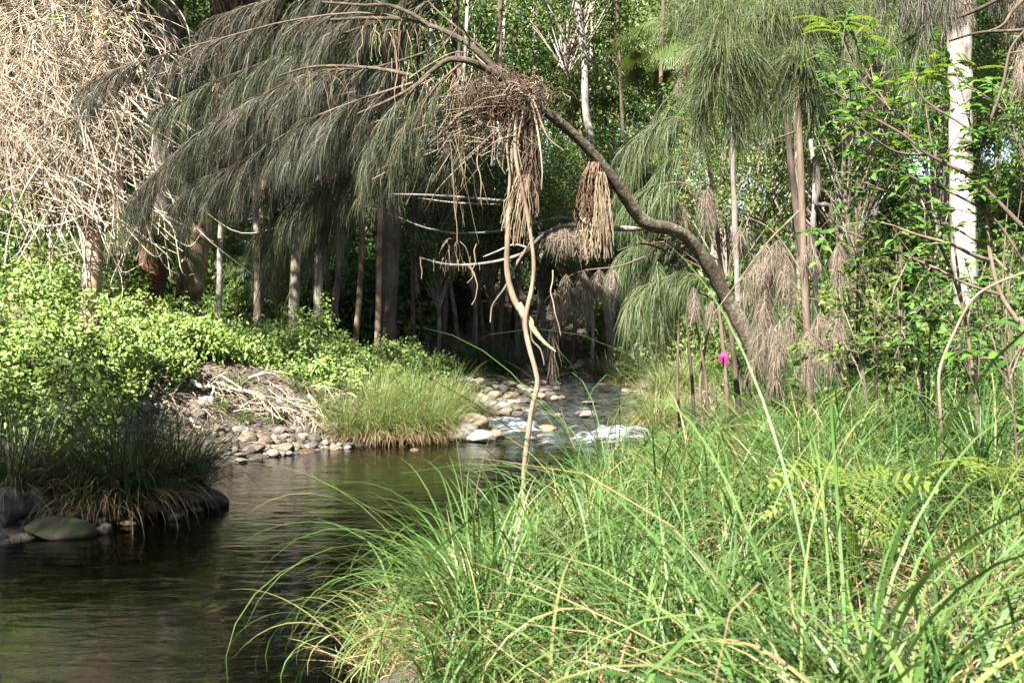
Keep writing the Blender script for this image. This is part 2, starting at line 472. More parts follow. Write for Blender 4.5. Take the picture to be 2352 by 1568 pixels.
pb = nn("ShaderNodeBsdfPrincipled"); pb.inputs["Roughness"].default_value = .9
ln(m2.outputs[2], pb.inputs["Base Color"])
bp = nn("ShaderNodeBump"); bp.inputs["Strength"].default_value = .8; bp.inputs["Distance"].default_value = .05
ma = nn("ShaderNodeMath"); ma.operation = 'ADD'
ln(n2.outputs["Distance"], ma.inputs[0]); ln(n3.outputs["Fac"], ma.inputs[1])
ln(ma.outputs[0], bp.inputs["Height"]); ln(bp.outputs[0], pb.inputs["Normal"])
out = nn("ShaderNodeOutputMaterial"); ln(pb.outputs[0], out.inputs[0])
M["soil"] = m
tag(g.build("ground", m, smooth=True), "brown litter covered creek banks and creek bed", kind="structure")

# ---- creek water
ys = lerp_axis([(-4, 4, .4), (4, 16.6, .10), (16.6, 27, .035), (27, 46, .12)])
cols = 150
rows = len(ys)
t = np.linspace(0, 1, cols)
XL, XR = np.interp(ys, Y_L, X_L) - .7, np.interp(ys, Y_R, X_R) + .7
WX = XL[:, None] * (1 - t) + XR[:, None] * t
WY = np.repeat(ys[:, None], cols, 1)
rough = np.interp(WY, [16.8, 17.8, 18.6, 20.5, 22, 28, 40], [0, .8, 1, .9, .6, .45, .3])
fan = np.clip((WX - np.interp(WY, [15, 17, 18.4], [1.2, .6, -.6])) / .5, 0, 1)
rough = rough * fan
tur = vnoise(WX * 1.5 + 4, WY * 2.2, 21) * .6 + vnoise(WX * 3.2, WY * 5.5, 22) * .5 + vnoise(WX * 7, WY * 11, 23) * .3
WZ = water_level(WY) + rough * .12 * tur + .004 * vnoise(WX * 2.5, WY * 3, 24)
# white water over the two sills of the riffle, thin broken streaks and a sky-toned veil above
def blob(px, py, sx, sy):
    c = hit(px, py, 12)
    return np.exp(-((WX - c[0]) / sx) ** 2 - ((WY - c[1]) / sy) ** 2)
sill = 1.25 * blob(1215, 985, .62, .45) + .9 * blob(1330, 1010, .9, .5) + .7 * blob(1400, 1000, .6, .5) + .75 * blob(1260, 952, .7, .35) + .6 * blob(1140, 965, .3, .35) \
     + .5 * blob(1400, 912, .9, .5) + .45 * blob(1440, 930, .8, .5) + .4 * blob(1380, 870, .5, .7)
foam = sill * .78 + rough * .19 + .8 * (tur - .20) * np.clip(sill * 1.5 + rough * .7, 0, 1) - .12
foam = np.where(rough + sill < .08, -1.4, np.clip(foam, 0, .66))
WZ = WZ + .05 * np.clip(sill, 0, 1) * (0.5 + tur)
g = Geo()
i = (np.arange(rows - 1)[:, None] * cols + np.arange(cols - 1)[None]).ravel()
g.add(np.stack([WX, WY, WZ], -1), np.stack([i, i + 1, i + cols + 1, i + cols], -1), tint=foam.ravel())
m, nt, nn, ln = new_mat("creek water")
tc = nn("ShaderNodeTexCoord")
mp = nn("ShaderNodeMapping"); mp.inputs["Scale"].default_value = (1.9, 5.2, 1)
mp.inputs["Rotation"].default_value = (0, 0, .12)
ln(tc.outputs["Object"], mp.inputs["Vector"])
w1 = nn("ShaderNodeTexNoise"); w1.inputs["Scale"].default_value = 1.0; w1.inputs["Detail"].default_value = 4; w1.inputs["Roughness"].default_value = .55; w1.inputs["Distortion"].default_value = .6
ln(mp.outputs[0], w1.inputs["Vector"])
w2 = nn("ShaderNodeTexNoise"); w2.inputs["Scale"].default_value = 5.5; w2.inputs["Detail"].default_value = 3
ln(mp.outputs[0], w2.inputs["Vector"])
wa = nn("ShaderNodeMath"); wa.operation = 'MULTIPLY_ADD'; wa.inputs[1].default_value = .07
ln(w2.outputs["Fac"], wa.inputs[0]); ln(w1.outputs["Fac"], wa.inputs[2])
bp = nn("ShaderNodeBump"); bp.inputs["Strength"].default_value = 1.0; bp.inputs["Distance"].default_value = .012
ln(wa.outputs[0], bp.inputs["Height"])
gl = nn("ShaderNodeBsdfGlossy"); gl.inputs["Roughness"].default_value = .04
gl.inputs["Color"].default_value = (.95, .97, 1, 1)
ln(bp.outputs[0], gl.inputs["Normal"])
tp = nn("ShaderNodeBsdfTransparent"); tp.inputs["Color"].default_value = (.46, .52, .25, 1)
fr = nn("ShaderNodeFresnel"); fr.inputs["IOR"].default_value = 1.48
ln(bp.outputs[0], fr.inputs["Normal"])
fx = nn("ShaderNodeMixShader")
ln(fr.outputs[0], fx.inputs[0]); ln(tp.outputs[0], fx.inputs[1]); ln(gl.outputs[0], fx.inputs[2])
at = nn("ShaderNodeAttribute"); at.attribute_name = "tint"
fn = nn("ShaderNodeTexNoise"); fn.inputs["Scale"].default_value = 8; fn.inputs["Detail"].default_value = 5; fn.inputs["Roughness"].default_value = .6
mp2 = nn("ShaderNodeMapping"); mp2.inputs["Scale"].default_value = (.45, 1.25, 1)
ln(tc.outputs["Object"], mp2.inputs["Vector"]); ln(mp2.outputs[0], fn.inputs["Vector"])
fs = nn("ShaderNodeMath"); fs.operation = 'ADD'
fm = nn("ShaderNodeMapRange"); fm.inputs[1].default_value = .32; fm.inputs[2].default_value = .68
ln(fn.outputs["Fac"], fm.inputs[0])
ln(fm.outputs[0], fs.inputs[0]); ln(at.outputs["Fac"], fs.inputs[1])
fc = ramp(nn, [(.0, (0, 0, 0)), (.14, (.006, .006, .006)), (.46, (.030, .030, .030)), (.60, (.13, .13, .13)), (.80, (.75, .75, .75))])  # low stops: bubbly milkiness, also standing in for reflected sky
fsc = nn("ShaderNodeMath"); fsc.operation = 'MULTIPLY'; fsc.inputs[1].default_value = .5
ln(fs.outputs[0], fsc.inputs[0])
ln(fsc.outputs[0], fc.inputs[0])
df = nn("ShaderNodeBsdfPrincipled"); df.inputs["Base Color"].default_value = (.66, .72, .78, 1); df.inputs["Roughness"].default_value = .35
b2 = nn("ShaderNodeBump"); b2.inputs["Strength"].default_value = .8; b2.inputs["Distance"].default_value = .05
ln(fn.outputs["Fac"], b2.inputs["Height"]); ln(b2.outputs[0], df.inputs["Normal"])
fo = nn("ShaderNodeMixShader")
ln(fc.outputs[0], fo.inputs[0]); ln(fx.outputs[0], fo.inputs[1]); ln(df.outputs[0], fo.inputs[2])
out = nn("ShaderNodeOutputMaterial"); ln(fo.outputs[0], out.inputs[0])
M["water"] = m
tag(g.build("creek_water", m, smooth=True), "clear rippled creek pool fed by a small white riffle", kind="structure")
# ================================================================== FOREST
DOWN = np.array([0, 0, -1.0])

def bend(B, D, L, k, droop, jitter=0.0):
    """curves that start along D and are pulled down: returns (n,k,3)"""
    n = len(B)
    s = np.linspace(0, 1, k)[None, :, None]
    droop = np.broadcast_to(np.asarray(droop, float), (n,))[:, None, None]
    d = norm(D[:, None] * (1 - .5 * s) + DOWN * droop * s)
    if jitter:
        d = norm(d + rng.normal(size=(n, k, 3)) * jitter)
    step = np.broadcast_to(np.asarray(L, float), (n,))[:, None, None] / (k - 1)
    p = np.cumsum(d, 1) * step
    return B[:, None] + p - p[:, :1]

def along(Pt, idx, t):
    """points and tangents at parameter t of the chosen curves"""
    k = Pt.shape[1]
    f = np.clip(t, 0, .999) * (k - 1)
    i = f.astype(int)
    a, b = Pt[idx, i], Pt[idx, i + 1]
    return a + (b - a) * (f - i)[:, None], norm(b - a)

def needle_strands(G, B, D, L, w, droop=1.2, k=5, tint=None, mat=0, jitter=.05):
    Pt = bend(B, norm(D), L, k, droop, jitter)
    side = norm(np.cross(D, rand_unit(len(B))))
    W = np.linspace(1, .35, k)[None] * np.broadcast_to(np.asarray(w, float), (len(B),))[:, None]
    G.strips(Pt, W, side, tint=tint, mat=mat)

def sheoak_branch(Gt, Gn, path, r0, n_twig, twig_len, n_needle, needle_len, bias=(0, 0, 0), t0=.15, droop=.9, w=.0045, tint=None, ndroop=1.2, spread=.55):
    """one branch: its wood into Gt, weeping needles into Gn"""
    path = smooth_path(path, 14)[None]
    Gt.tubes(path, np.linspace(r0, r0 * .3, 14)[None], m=6, wob=.05)
    tt = t0 + (1 - t0) * rng.random(n_twig) ** .8
    B, T = along(path, np.zeros(n_twig, int), tt)
    D = norm(T * .8 + rand_unit(n_twig) * spread + np.asarray(bias))
    L = twig_len * rng.uniform(.5, 1.2, n_twig)
    tw = bend(B, D, L, 7, droop, .06)
    Gt.tubes(tw, np.linspace(.006, .002, 7)[None] * np.ones((n_twig, 1)), m=3)
    idx = rng.integers(0, n_twig, n_needle)
    B, T = along(tw, idx, rng.uniform(.05, 1, n_needle))
    tn = np.clip(rng.random(n_needle) * .65 + np.repeat(rng.random(n_twig), 1)[idx] * .5 - .08, 0, 1) if tint is None else tint
    needle_strands(Gn, B, T * .9 + rand_unit(n_needle) * .5, needle_len * rng.uniform(.5, 1.25, n_needle), w, ndroop, tint=tn)

# ---- prototypes shared by the trees farther back (built once, copied below)
def clustered(G, C, R, per, leaf, up=.5, droop=.35, flat=.6, ratio=.5, tint_shift=None):
    """leaves in clumps round the points C"""
    n = len(C) * per
    ci = np.repeat(np.arange(len(C)), per)
    o = rand_unit(n) * (rng.random(n) ** .45)[:, None] * np.broadcast_to(np.asarray(R, float), (len(C),))[ci][:, None]
    o[:, 2] *= flat
    pos = C[ci] + o
    out_dir = norm(o + rand_unit(n) * .8 + DOWN * droop)
    N = norm(rand_unit(n) * .7 + np.array([0, 0, up]) - .25 * np.array(TO_SUN) * 0)
    tint = np.clip(rng.normal(.42, .22, n) + (rng.normal(0, .17, len(C)))[ci], 0, 1)
    G.leaves(pos, out_dir, N, leaf * rng.uniform(.6, 1.3, n), leaf * ratio * rng.uniform(.7, 1.2, n), tint=tint)

def tree_parts(seed_h, rx, rz, zc, ncl, per, leaf, rclump, r_trunk, light, ratio=.5, low=-.97):
    H = zc
    pts = np.array([[0, 0, -.4], [rng.normal(0, .15), rng.normal(0, .15), H * .35], [rng.normal(0, .3), rng.normal(0, .3), H * .7], [rng.normal(0, .4), rng.normal(0, .4), H + rz * .55]])
    path = smooth_path(pts, 16)
    gt = Geo().tubes(path[None], np.linspace(r_trunk, r_trunk * .25, 16)[None], m=9, wob=.05)
    d = rand_unit(ncl)
    rr = rng.random(ncl) ** .38
    C = d * rr[:, None] * np.array([rx, rx, rz])
    C = C[(C[:, 2] > low * rz)] + np.array([0, 0, zc])
    tt = np.clip((C[:, 2] - H * .45 - np.linalg.norm(C[:, :2], axis=1) * .5) / (H * .9), .35, .97)
    B, _ = along(path[None], np.zeros(len(C), int), tt)
    mid = B * .45 + C * .55 + np.array([0, 0, .25]) + rng.normal(size=C.shape) * .15
    lim = np.stack([smooth_path([b, mm, c], 7) for b, mm, c in zip(B, mid, C)])
    sel = rng.random(len(C)) < .3
    gb = Geo().tubes(lim[sel], np.linspace(r_trunk * .26, .010, 7)[None] * np.ones((sel.sum(), 1)), m=4)
    gc = Geo()
    clustered(gc, C, rclump * rng.uniform(.7, 1.25, len(C)), per, leaf, ratio=ratio)
    return gt, gb, gc, light

def proto(args, bark_mat, leaf_mat):
    gt, gb, gc, _ = tree_parts(*args)
    return gt.mesh("trunk", M[bark_mat], True), gb.mesh("branch", M[bark_mat], True), gc.mesh("crown", M[leaf_mat])

PROTO = {
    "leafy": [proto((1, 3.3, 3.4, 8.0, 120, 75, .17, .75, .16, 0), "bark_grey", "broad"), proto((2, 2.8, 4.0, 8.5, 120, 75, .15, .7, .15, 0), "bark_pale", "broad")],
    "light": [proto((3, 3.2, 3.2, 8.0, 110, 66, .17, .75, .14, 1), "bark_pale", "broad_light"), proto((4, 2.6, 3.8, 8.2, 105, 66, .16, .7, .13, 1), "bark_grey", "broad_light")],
}
def bush_proto(rx, rz, ncl, per, leaf, rclump, leaf_mat, ratio=.5):
    C = rand_unit(ncl) * (rng.random(ncl) ** .5)[:, None] * np.array([rx, rx, rz])
    C[:, 2] = np.abs(C[:, 2])
    gc = Geo(); clustered(gc, C, rclump * rng.uniform(.7, 1.3, ncl), per, leaf, ratio=ratio)
    root = np.stack([rng.normal(0, .12, ncl), rng.normal(0, .12, ncl), np.full(ncl, -.25)], 1)
    st = np.stack([smooth_path([a, a * .6 + c * .4 + np.array([0, 0, .1]), c], 6) for a, c in zip(root, C)])
    gs = Geo().tubes(st, np.linspace(.022, .006, 6)[None] * np.ones((ncl, 1)), m=4)
    return gs.mesh("stem", M["twig"], True), gc.mesh("foliage", M[leaf_mat])
BUSH = [bush_proto(1.2, 1.5, 60, 80, .13, .42, "broad"), bush_proto(1.1, 1.8, 55, 80, .12, .4, "broad_light"), bush_proto(1.3, 1.2, 60, 80, .14, .42, "broad")]

def plant_tree(kind, v, x, Y, s, sz, rot, label, group, name=None, sink=0.0):
    t = thing(name or {"leafy": "forest_tree", "light": "pale_leaved_tree"}[kind], label, "tree", (x, Y, gz(x, Y) - sink), group)
    tr, br, cr = PROTO[kind][v]
    inst("trunk", tr, t); inst("branch", br, t); inst("crown", cr, t)
    t.scale = (s, s, sz); t.rotation_euler = (0, 0, rot)
    return t

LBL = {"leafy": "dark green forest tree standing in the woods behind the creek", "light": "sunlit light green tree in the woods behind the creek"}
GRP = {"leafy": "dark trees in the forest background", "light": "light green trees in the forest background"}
r2 = random.Random(3)
for (Y, step, hmin, hmax, ps) in [(33, 4.2, .75, 1.0, .3), (39, 4.4, .9, 1.25, .55), (46, 5.0, 1.1, 1.5, .6), (55, 6.0, 1.3, 1.8, .55), (67, 7.5, 1.6, 2.2, .5), (82, 8.0, 1.9, 2.6, .5), (98, 8.5, 2.4, 3.0, .5)]:
    half = Y * .52 + 3
    x = -half
    while x < half:
        xx, yy = x + r2.uniform(-1.4, 1.4), Y + r2.uniform(-2.2, 2.2)
        x += step
        if yy < 42.5 and -9 < xx < 9:
            continue
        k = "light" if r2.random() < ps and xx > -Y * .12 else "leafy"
        if abs(xx - Y * .09) < 2.0 and Y > 60 and r2.random() < .75:
            continue                     # a few gaps of sky over the creek
        s = r2.uniform(hmin, hmax)
        plant_tree(k, r2.randint(0, 1), xx, yy, s * r2.uniform(.9, 1.15), s, r2.uniform(0, 6.28), LBL[k], GRP[k])

# tall leafy trees that carry the green wall over the creek
plant_tree("light", 0, 1.2, 43.5, 1.25, 1.45, .4, "tall bright green tree above the bend of the creek, behind the leaning trunk", None)
plant_tree("light", 1, 5.6, 37.5, 1.15, 1.25, 2.0, "bright feathery tree right of the creek bend behind the hanging roots", None)
plant_tree("leafy", 1, -1.6, 40.5, 1.1, 1.4, 1.2, "dark green tree just left of the bright tree over the creek bend", None)

plant_tree("light", 1, -4.6, 43.5, 1.1, 1.3, 5.0, "pale green tree behind the dark trunks left of the creek bend", None)
plant_tree("leafy", 0, 3.4, 39.5, .8, .95, 3.3, "shorter dark green tree at the creek bend under the bright crowns", None)
plant_tree("light", 0, 8.6, 33.5, .95, 1.05, 2.6, "light green tree behind the round needle heads of the sapling", None)
plant_tree("light", 1, 12.2, 31.5, 1.0, 1.0, 1.0, "light green tree between the sapling and the white trunk", None)
plant_tree("leafy", 0, 14.5, 27.0, 1.0, 1.1, 1.9, "dark leafy tree behind the white trunk", None)
plant_tree("leafy", 1, 17.5, 26.0, 1.1, 1.2, .7, "dark leafy tree filling the upper right corner", None)
for j, (x, Y, s, k) in enumerate([(5.4, 26.5, .62, "light"), (8.0, 25.5, .70, "leafy"), (10.6, 27, .72, "light"), (12.6, 24.5, .62, "light"), (7.0, 30, .8, "light"), (14.5, 30, .9, "leafy"), (11.4, 21.0, .5, "leafy"), (4.0, 30.5, .6, "leafy"), (9.6, 32, .85, "light"), (2.6, 34.5, .62, "light"), (-.6, 36.5, .62, "light"), (1.2, 39, .7, "light")]):
    plant_tree(k, j % 2, x, Y, s * 1.05, s, j * 1.1, "low sunlit tree in the scrub of the right bank behind the sheoaks", "low trees behind the sheoaks", name="scrub_tree")
for j, (x, Y, s) in enumerate([(-5.2, 33, .62), (-3.2, 35.5, .7), (-1.2, 34, .58), (.2, 37.5, .7), (-6.8, 36, .8), (-9.5, 33, .75), (3.6, 36, .66), (-2.2, 31.5, .5), (-4.4, 38.5, .85)]):
    plant_tree("leafy", j % 2, x, Y, s * 1.1, s, j * 1.7, "low dark leafy tree filling the shade behind the trunks left of the bend", "low dark trees behind the riffle", name="shade_tree")
for j in range(11):
    x, Y = -26 + j * 2.9 + r2.uniform(-.8, .8), 51 + r2.uniform(-2, 2)
    plant_tree("leafy", j % 2, x, Y, 1.35, 1.75, j * .9, LBL["leafy"], GRP["leafy"])
# understorey shrubs
bi = 0
for (Y, step) in [(22.5, 2.1), (27, 2.1), (31, 2.1), (36, 2.3), (41, 2.2), (47, 2.4), (54, 2.8), (63, 3.6), (74, 4.0), (90, 5.0)]:
    half = Y * .5 + 1
    x = -half
    while x < half:
        xx, yy = x + r2.uniform(-.9, .9), Y + r2.uniform(-1.4, 1.4)
        x += step
        if yy < 41 and np.interp(yy, Y_L, X_L) - 2.6 < xx < np.interp(yy, Y_R, X_R) + 1.4:
            continue
        if r2.random() < .06 or (yy < 33 and -7 < xx < 0 and r2.random() < .6) or (yy < 25.5 and -7.5 < xx < 6):
            continue
        v = r2.randint(0, 2)
        b = thing("understorey_shrub", "leafy shrub growing under the forest trees behind the creek", "shrub", (xx, yy, gz(xx, yy)), "shrubs under the forest trees")
        inst("stem", BUSH[v][0], b); inst("foliage", BUSH[v][1], b)
        s = r2.uniform(.7, 1.5)
        s *= 1.15 if Y < 50 else 1.8
        b.scale = (s * r2.uniform(.85, 1.2), s * r2.uniform(.85, 1.2), s * r2.uniform(.8, 1.5)); b.rotation_euler = (0, 0, r2.uniform(0, 6.28))

# leafy ground cover of the forest floor
n = 80000
x = rng.uniform(-50, 60, n); Y = 15 + 105 * rng.random(n) ** 1.2
ok = ((x < np.interp(Y, Y_L, X_L) - 3.2) | (x > np.interp(Y, Y_R, X_R) + 1.8)) & (np.abs(x) < Y * .6 + 2) & (vnoise(x * .35, Y * .35, 9) > -.45) & ~((x < 0) & (Y < 24))
x, Y = x[ok], Y[ok]; n = len(x)
a_ = rng.uniform(0, 6.28, n)
hh = rng.random(n) ** 1.6 * .55 * (1 + vnoise(x * .6, Y * .6, 12))
G = Geo()
G.leaves(np.stack([x, Y, ground(x, Y) + hh + .02], 1), np.stack([np.cos(a_), np.sin(a_), rng.normal(.1, .4, n)], 1), rand_unit(n) * .5 + [0, -.2, 1], rng.uniform(.12, .34, n) * (1 + Y / 60), rng.uniform(.05, .13, n) * (1 + Y / 60), tint=np.clip(rng.normal(.4, .25, n), 0, 1))
tag(G.build("forest_ground_cover", M["broad"]), "low leafy ground cover on the forest floor behind the creek", "ground cover", kind="stuff")
# ================================================================== TREES whose trunks show: unseen crowns above the frame, several widened flat to shade the woods
def trunk_tree(name, label, pts, Y, d0, d1, mat, crown=None, zt=None, group=None, roots=False, m=12):
    """pts: (px, py) upwards along the trunk in the photograph at distance Y; d0, d1: widths there"""
    p = [P(a, b, Y) for a, b in pts]
    base = p[0].copy()
    zg = gz(base[0], Y)
    p[0] = base
    if base[2] > zg - .25:
        dirv = (p[0] - p[1]) / max(p[0][2] - p[1][2], -50) if False else (p[0] - p[1]) / np.linalg.norm(p[0] - p[1])
        tlen = (base[2] - (zg - .25)) / max(-dirv[2], .25)
        p.insert(0, base + dirv * tlen)
    if zt is not None and p[-1][2] < zt:
        d = p[-1] - p[-2]; d = d / np.linalg.norm(d); d = norm(d + np.array([0, 0, .8]))
        p.append(p[-1] + d * (zt - p[-1][2]) / d[2])
    k = 26
    path = smooth_path(p, k)
    r = np.linspace(d0, d1, k) * .5 * Y / FPX
    r[0] *= 1.25; r[1] *= 1.1
    loc = (path[0][0], path[0][1], zg)
    t = thing(name, label, "tree", loc, group)
    Geo().tubes(path[None], r[None] * (1 + .06 * rng.normal(size=(1, k))), m=m, wob=.035).build("trunk", M[mat], t, smooth=True)
    if crown:
        kind, v, s, sz = crown
        top = path[-1] - np.array(loc)
        _, br, cr = PROTO[kind][v]
        ang = rng.uniform(0, 6.28)
        off = (top[0], top[1], top[2] - 8.2 * sz)
        inst("branch", br, t, off, (0, 0, ang), (s, s, sz)); inst("crown", cr, t, off, (0, 0, ang), (s, s, sz))
    return t, path

trunk_tree("fibrous_bark_tree", "tree with pale fibrous bark rising through the dead vines on the left bank", [(212, 640), (222, 480), (234, 250), (232, 0)], 18.5, 46, 34, "bark_fibre", ("leafy", 0, 1.6, .6), 11.8)
trunk_tree("grey_trunk_tree", "thick smooth grey trunk in the shade behind the dead vines", [(350, 650), (368, 420), (385, 200), (392, 0)], 23, 62, 52, "bark_grey", ("leafy", 1, 2.1, .6), 12.6)
trunk_tree("leaning_tan_tree", "mottled tan trunk leaning right beside the palm on the left bank", [(432, 680), (462, 520), (495, 390), (508, 250), (512, 100)], 23, 62, 40, "bark_tan", ("leafy", 0, 1.8, .6), 12.8)
trunk_tree("slender_pale_tree", "thin pale sapling trunk just right of the leaning tan trunk", [(503, 690), (506, 560), (512, 400), (520, 200)], 23, 15, 11, "bark_pale", ("leafy", 1, .9, .9), 11)
trunk_tree("slender_pale_tree", "short looking pale trunk between the tan trunk and the twin grey trunks", [(592, 720), (591, 590), (586, 450), (580, 250)], 25, 19, 14, "bark_pale", ("leafy", 0, 1.7, .7), 13)
trunk_tree("white_edged_tree", "bright pale straight trunk above the right end of the lantana", [(674, 720), (684, 520), (690, 330), (700, 100)], 24.5, 26, 19, "bark_pale", ("leafy", 1, 2.0, .6), 12.8)
trunk_tree("grey_trunk_tree", "grey trunk hung with needles just right of the bright pale trunk", [(729, 730), (735, 540), (733, 340), (730, 100)], 24, 24, 18, "bark_grey", ("leafy", 0, 1.2, 1.1), 13)
trunk_tree("tall_dark_tree", "tallest dark trunk left of the creek bend, pale along its left edge", [(888, 730), (897, 560), (905, 300), (908, 0)], 27, 50, 38, "bark_dark", ("leafy", 1, 1.5, .8), 15)
trunk_tree("slender_brown_tree", "thin pale brown trunk hugging the tall dark trunk", [(868, 740), (871, 600), (874, 450), (880, 250)], 26.3, 15, 11, "bark_tan", ("leafy", 0, .9, .9), 12)
trunk_tree("slender_brown_tree", "thin brown trunk behind the hanging tassels left of the tall dark trunk", [(820, 745), (828, 640), (832, 500), (828, 300)], 26, 15, 11, "bark_tan", ("leafy", 0, .9, .9), 12)
trunk_tree("high_pale_tree", "pale trunk glimpsed above the drooping branches at the top left", [(556, 640), (552, 400), (545, 60), (540, 0)], 29, 30, 26, "bark_pale", ("leafy", 1, 1.1, 1.0), 16)
trunk_tree("crooked_pale_tree", "crooked pale trunk seen in the gap above the leaning branch", [(1368, 420), (1358, 320), (1345, 250), (1342, 130), (1325, 0)], 36, 20, 14, "bark_grey", ("light", 0, .9, .8), 14.5)
trunk_tree("white_gum_tree", "big white smooth trunk on the right behind the leafy shrub", [(2222, 740), (2214, 560), (2208, 400), (2206, 200), (2203, 0)], 20, 58, 52, "bark_white", ("leafy", 1, 1.0, .9), 17, m=16)
trunk_tree("dark_slender_tree", "thin dark trunk left of the sheoak sapling on the right bank", [(1838, 560), (1824, 440), (1812, 330), (1806, 200), (1803, 0)], 17, 18, 12, "bark_dark", ("leafy", 0, .6, .6), 12.5)
trunk_tree("pale_background_tree", "pale trunk partly hidden by the needles behind the sheoak sapling", [(1838, 600), (1832, 300), (1826, 130), (1822, 0)], 24, 20, 16, "bark_pale", ("light", 1, .8, .8), 14)
trunk_tree("pale_background_tree", "thin pale trunk under the round needle cluster right of the hanging roots", [(1690, 560), (1684, 400), (1680, 240), (1678, 60)], 22, 14, 10, "bark_grey", ("light", 0, .6, .6), 13)

# thin trunks deep in the woods behind the riffle
far = [(948, 640, 31, 10), (962, 700, 33, 12), (1005, 690, 34, 9), (1022, 700, 32, 14), (1045, 720, 36, 10), (1078, 700, 38, 13), (1106, 730, 35, 11), (1128, 700, 39, 9), (1150, 740, 36, 12),
       (1182, 720, 41, 12), (1248, 730, 40, 10), (1290, 720, 42, 14), (1322, 730, 38, 10), (1352, 720, 43, 12), (1405, 720, 39, 12), (1450, 700, 36, 10), (770, 690, 30, 16), (640, 640, 31, 13), (1500, 690, 34, 12)]
for i, (px, py, Y, d) in enumerate(far):
    pale = i % 3 == 1
    trunk_tree("forest_sapling", "thin pale trunk deep in the woods behind the riffle" if pale else "thin dark trunk deep in the woods behind the riffle",
               [(px, py), (px + rng.normal(0, 6), py - 110), (px + rng.normal(0, 12), py - 260)], Y, d * 1.25, d * .8, "bark_pale" if pale else "bark_dark",
               None, 15.5, group="pale thin trunks in the dark woods" if pale else "dark thin trunks in the dark woods", m=7)

# trees that stand outside the picture on the left and shade the pool edge and the woods
bt = thing("bank_tree", "leafy tree on the left bank beside the pool", "tree", (-9.3, 1.7, gz(-9.3, 1.7)))
inst("trunk", PROTO["leafy"][0][0], bt, scale=(.9, .9, 1.0)); inst("branch", PROTO["leafy"][0][1], bt, (0, 0, 3.4), scale=(.95, .95, .8)); inst("crown", PROTO["leafy"][0][2], bt, (0, 0, 3.4), scale=(.95, .95, .8))
for j, (x, Y, s) in enumerate([(-22, 4, 1.2), (-24, 10, 1.2), (-19, -4, 1.1), (-9, -13, 1.2), (-2, -14, 1.3), (5, -12, 1.2), (12, -8, 1.3), (14, -1, 1.2), (15, 5, 1.3), (16, 11, 1.3)]):  # unseen trees added to block sky light and deepen the shade
    plant_tree("leafy", j % 2, x, Y, s, s * (1.4 if s < 1 else 1.1), j * 1.3, "unseen forest tree added around the camera to block sky light", "unseen trees blocking sky light", name="sky_blocking_tree")
for x, Y, s in [(-12.5, 19.5, 1.35), (-17, 21, 1.5), (-13.5, 25, 1.5), (-10, 27.5, 1.4), (-20, 27, 1.6), (-24, 23, 1.6)]:
    plant_tree("leafy", 1, x, Y, s * .95, s * 1.25, Y * 1.7, "tall forest tree high over the left bank", "tall trees on the left bank")

# palms
def fan_palm(label, base, height, fronds, size, name="palm", up=.5, thick=1.0):
    t = thing(name, label, "palm", base)
    b = np.array(base)
    top = b + np.array([0, 0, height])
    k = 14
    path = smooth_path([b - [0, 0, .2], b + [0, .03, height * .5], top], k)
    Geo().tubes(path[None], np.linspace(.26, .20, k)[None] * thick * size, m=12, wob=.09).build("trunk", M["bark_palm"], t, smooth=True)
    for j in range(fronds):
        az = j * 2.4 + rng.uniform(-.2, .2)
        el = rng.uniform(-.35, .95)
        d = np.array([math.cos(az) * math.cos(el), math.sin(az) * math.cos(el), math.sin(el) + up * .3])
        st = bend(top[None], norm(d)[None], np.array([rng.uniform(.8, 1.1) * size]), 6, .5)
        G = Geo().tubes(st, np.linspace(.012, .007, 6)[None] * size, m=4, tint=.9)
        tip, T = st[0, -1], norm(st[0, -1] - st[0, -2])
        n = 44
        a = np.linspace(-2.0, 2.0, n)
        side = norm(np.cross(T, [0, 0, 1.0])); upv = np.cross(side, T)
        D = T[None] * np.cos(a)[:, None] + side[None] * np.sin(a)[:, None] + upv[None] * .15
        Pt = bend(np.repeat(tip[None], n, 0), norm(D), rng.uniform(.75, 1.0, n) * size * .8, 6, .75)
        W = np.array([.3, 1, 1, .8, .5, .1])[None] * .026 * size * np.ones((n, 1))
        G.strips(Pt, W, norm(np.cross(D, upv)), tint=np.clip(rng.normal(.5, .25, n), 0, 1))
        G.build("frond", M["palm"], t)
    return t
b = P(345, 640, 22); fan_palm("fan palm with a shaggy brown trunk behind the lantana", (b[0], 22, gz(b[0], 22)), P(345, 515, 22)[2] - gz(b[0], 22), 15, 1.05)
for px, py, Y, s, lab in [(1575, 95, 33, 1.7, "dark fan palm in the canopy right of the leaning branch"), (1405, 175, 40, 1.7, "small fan palm in the canopy above the bent trunk"), (600, 545, 27, 1.1, "shaded fan palm among the trunks on the left bank")]:
    b = P(px, py, Y)
    fan_palm(lab, (b[0], Y, gz(b[0], Y)), b[2] - gz(b[0], Y), 14, s, thick=.4)
# ================================================================== THE LEANING SHEOAK that arches over the creek
def px_path(pts, Y=None):
    return [P(a[0], a[1], a[2] if len(a) > 2 else Y) for a in pts]
def px_tube(G, pts, Y, d0, d1, k=None, m=6, wob=.06, tint=None):
    p = smooth_path(px_path(pts, Y), k or max(8, 5 * len(pts)))
    Ym = p[:, 1]
    G.tubes(p[None], (np.linspace(d0, d1, len(p)) * .5 * Ym / FPX)[None], m=m, wob=wob, tint=tint)
    return p

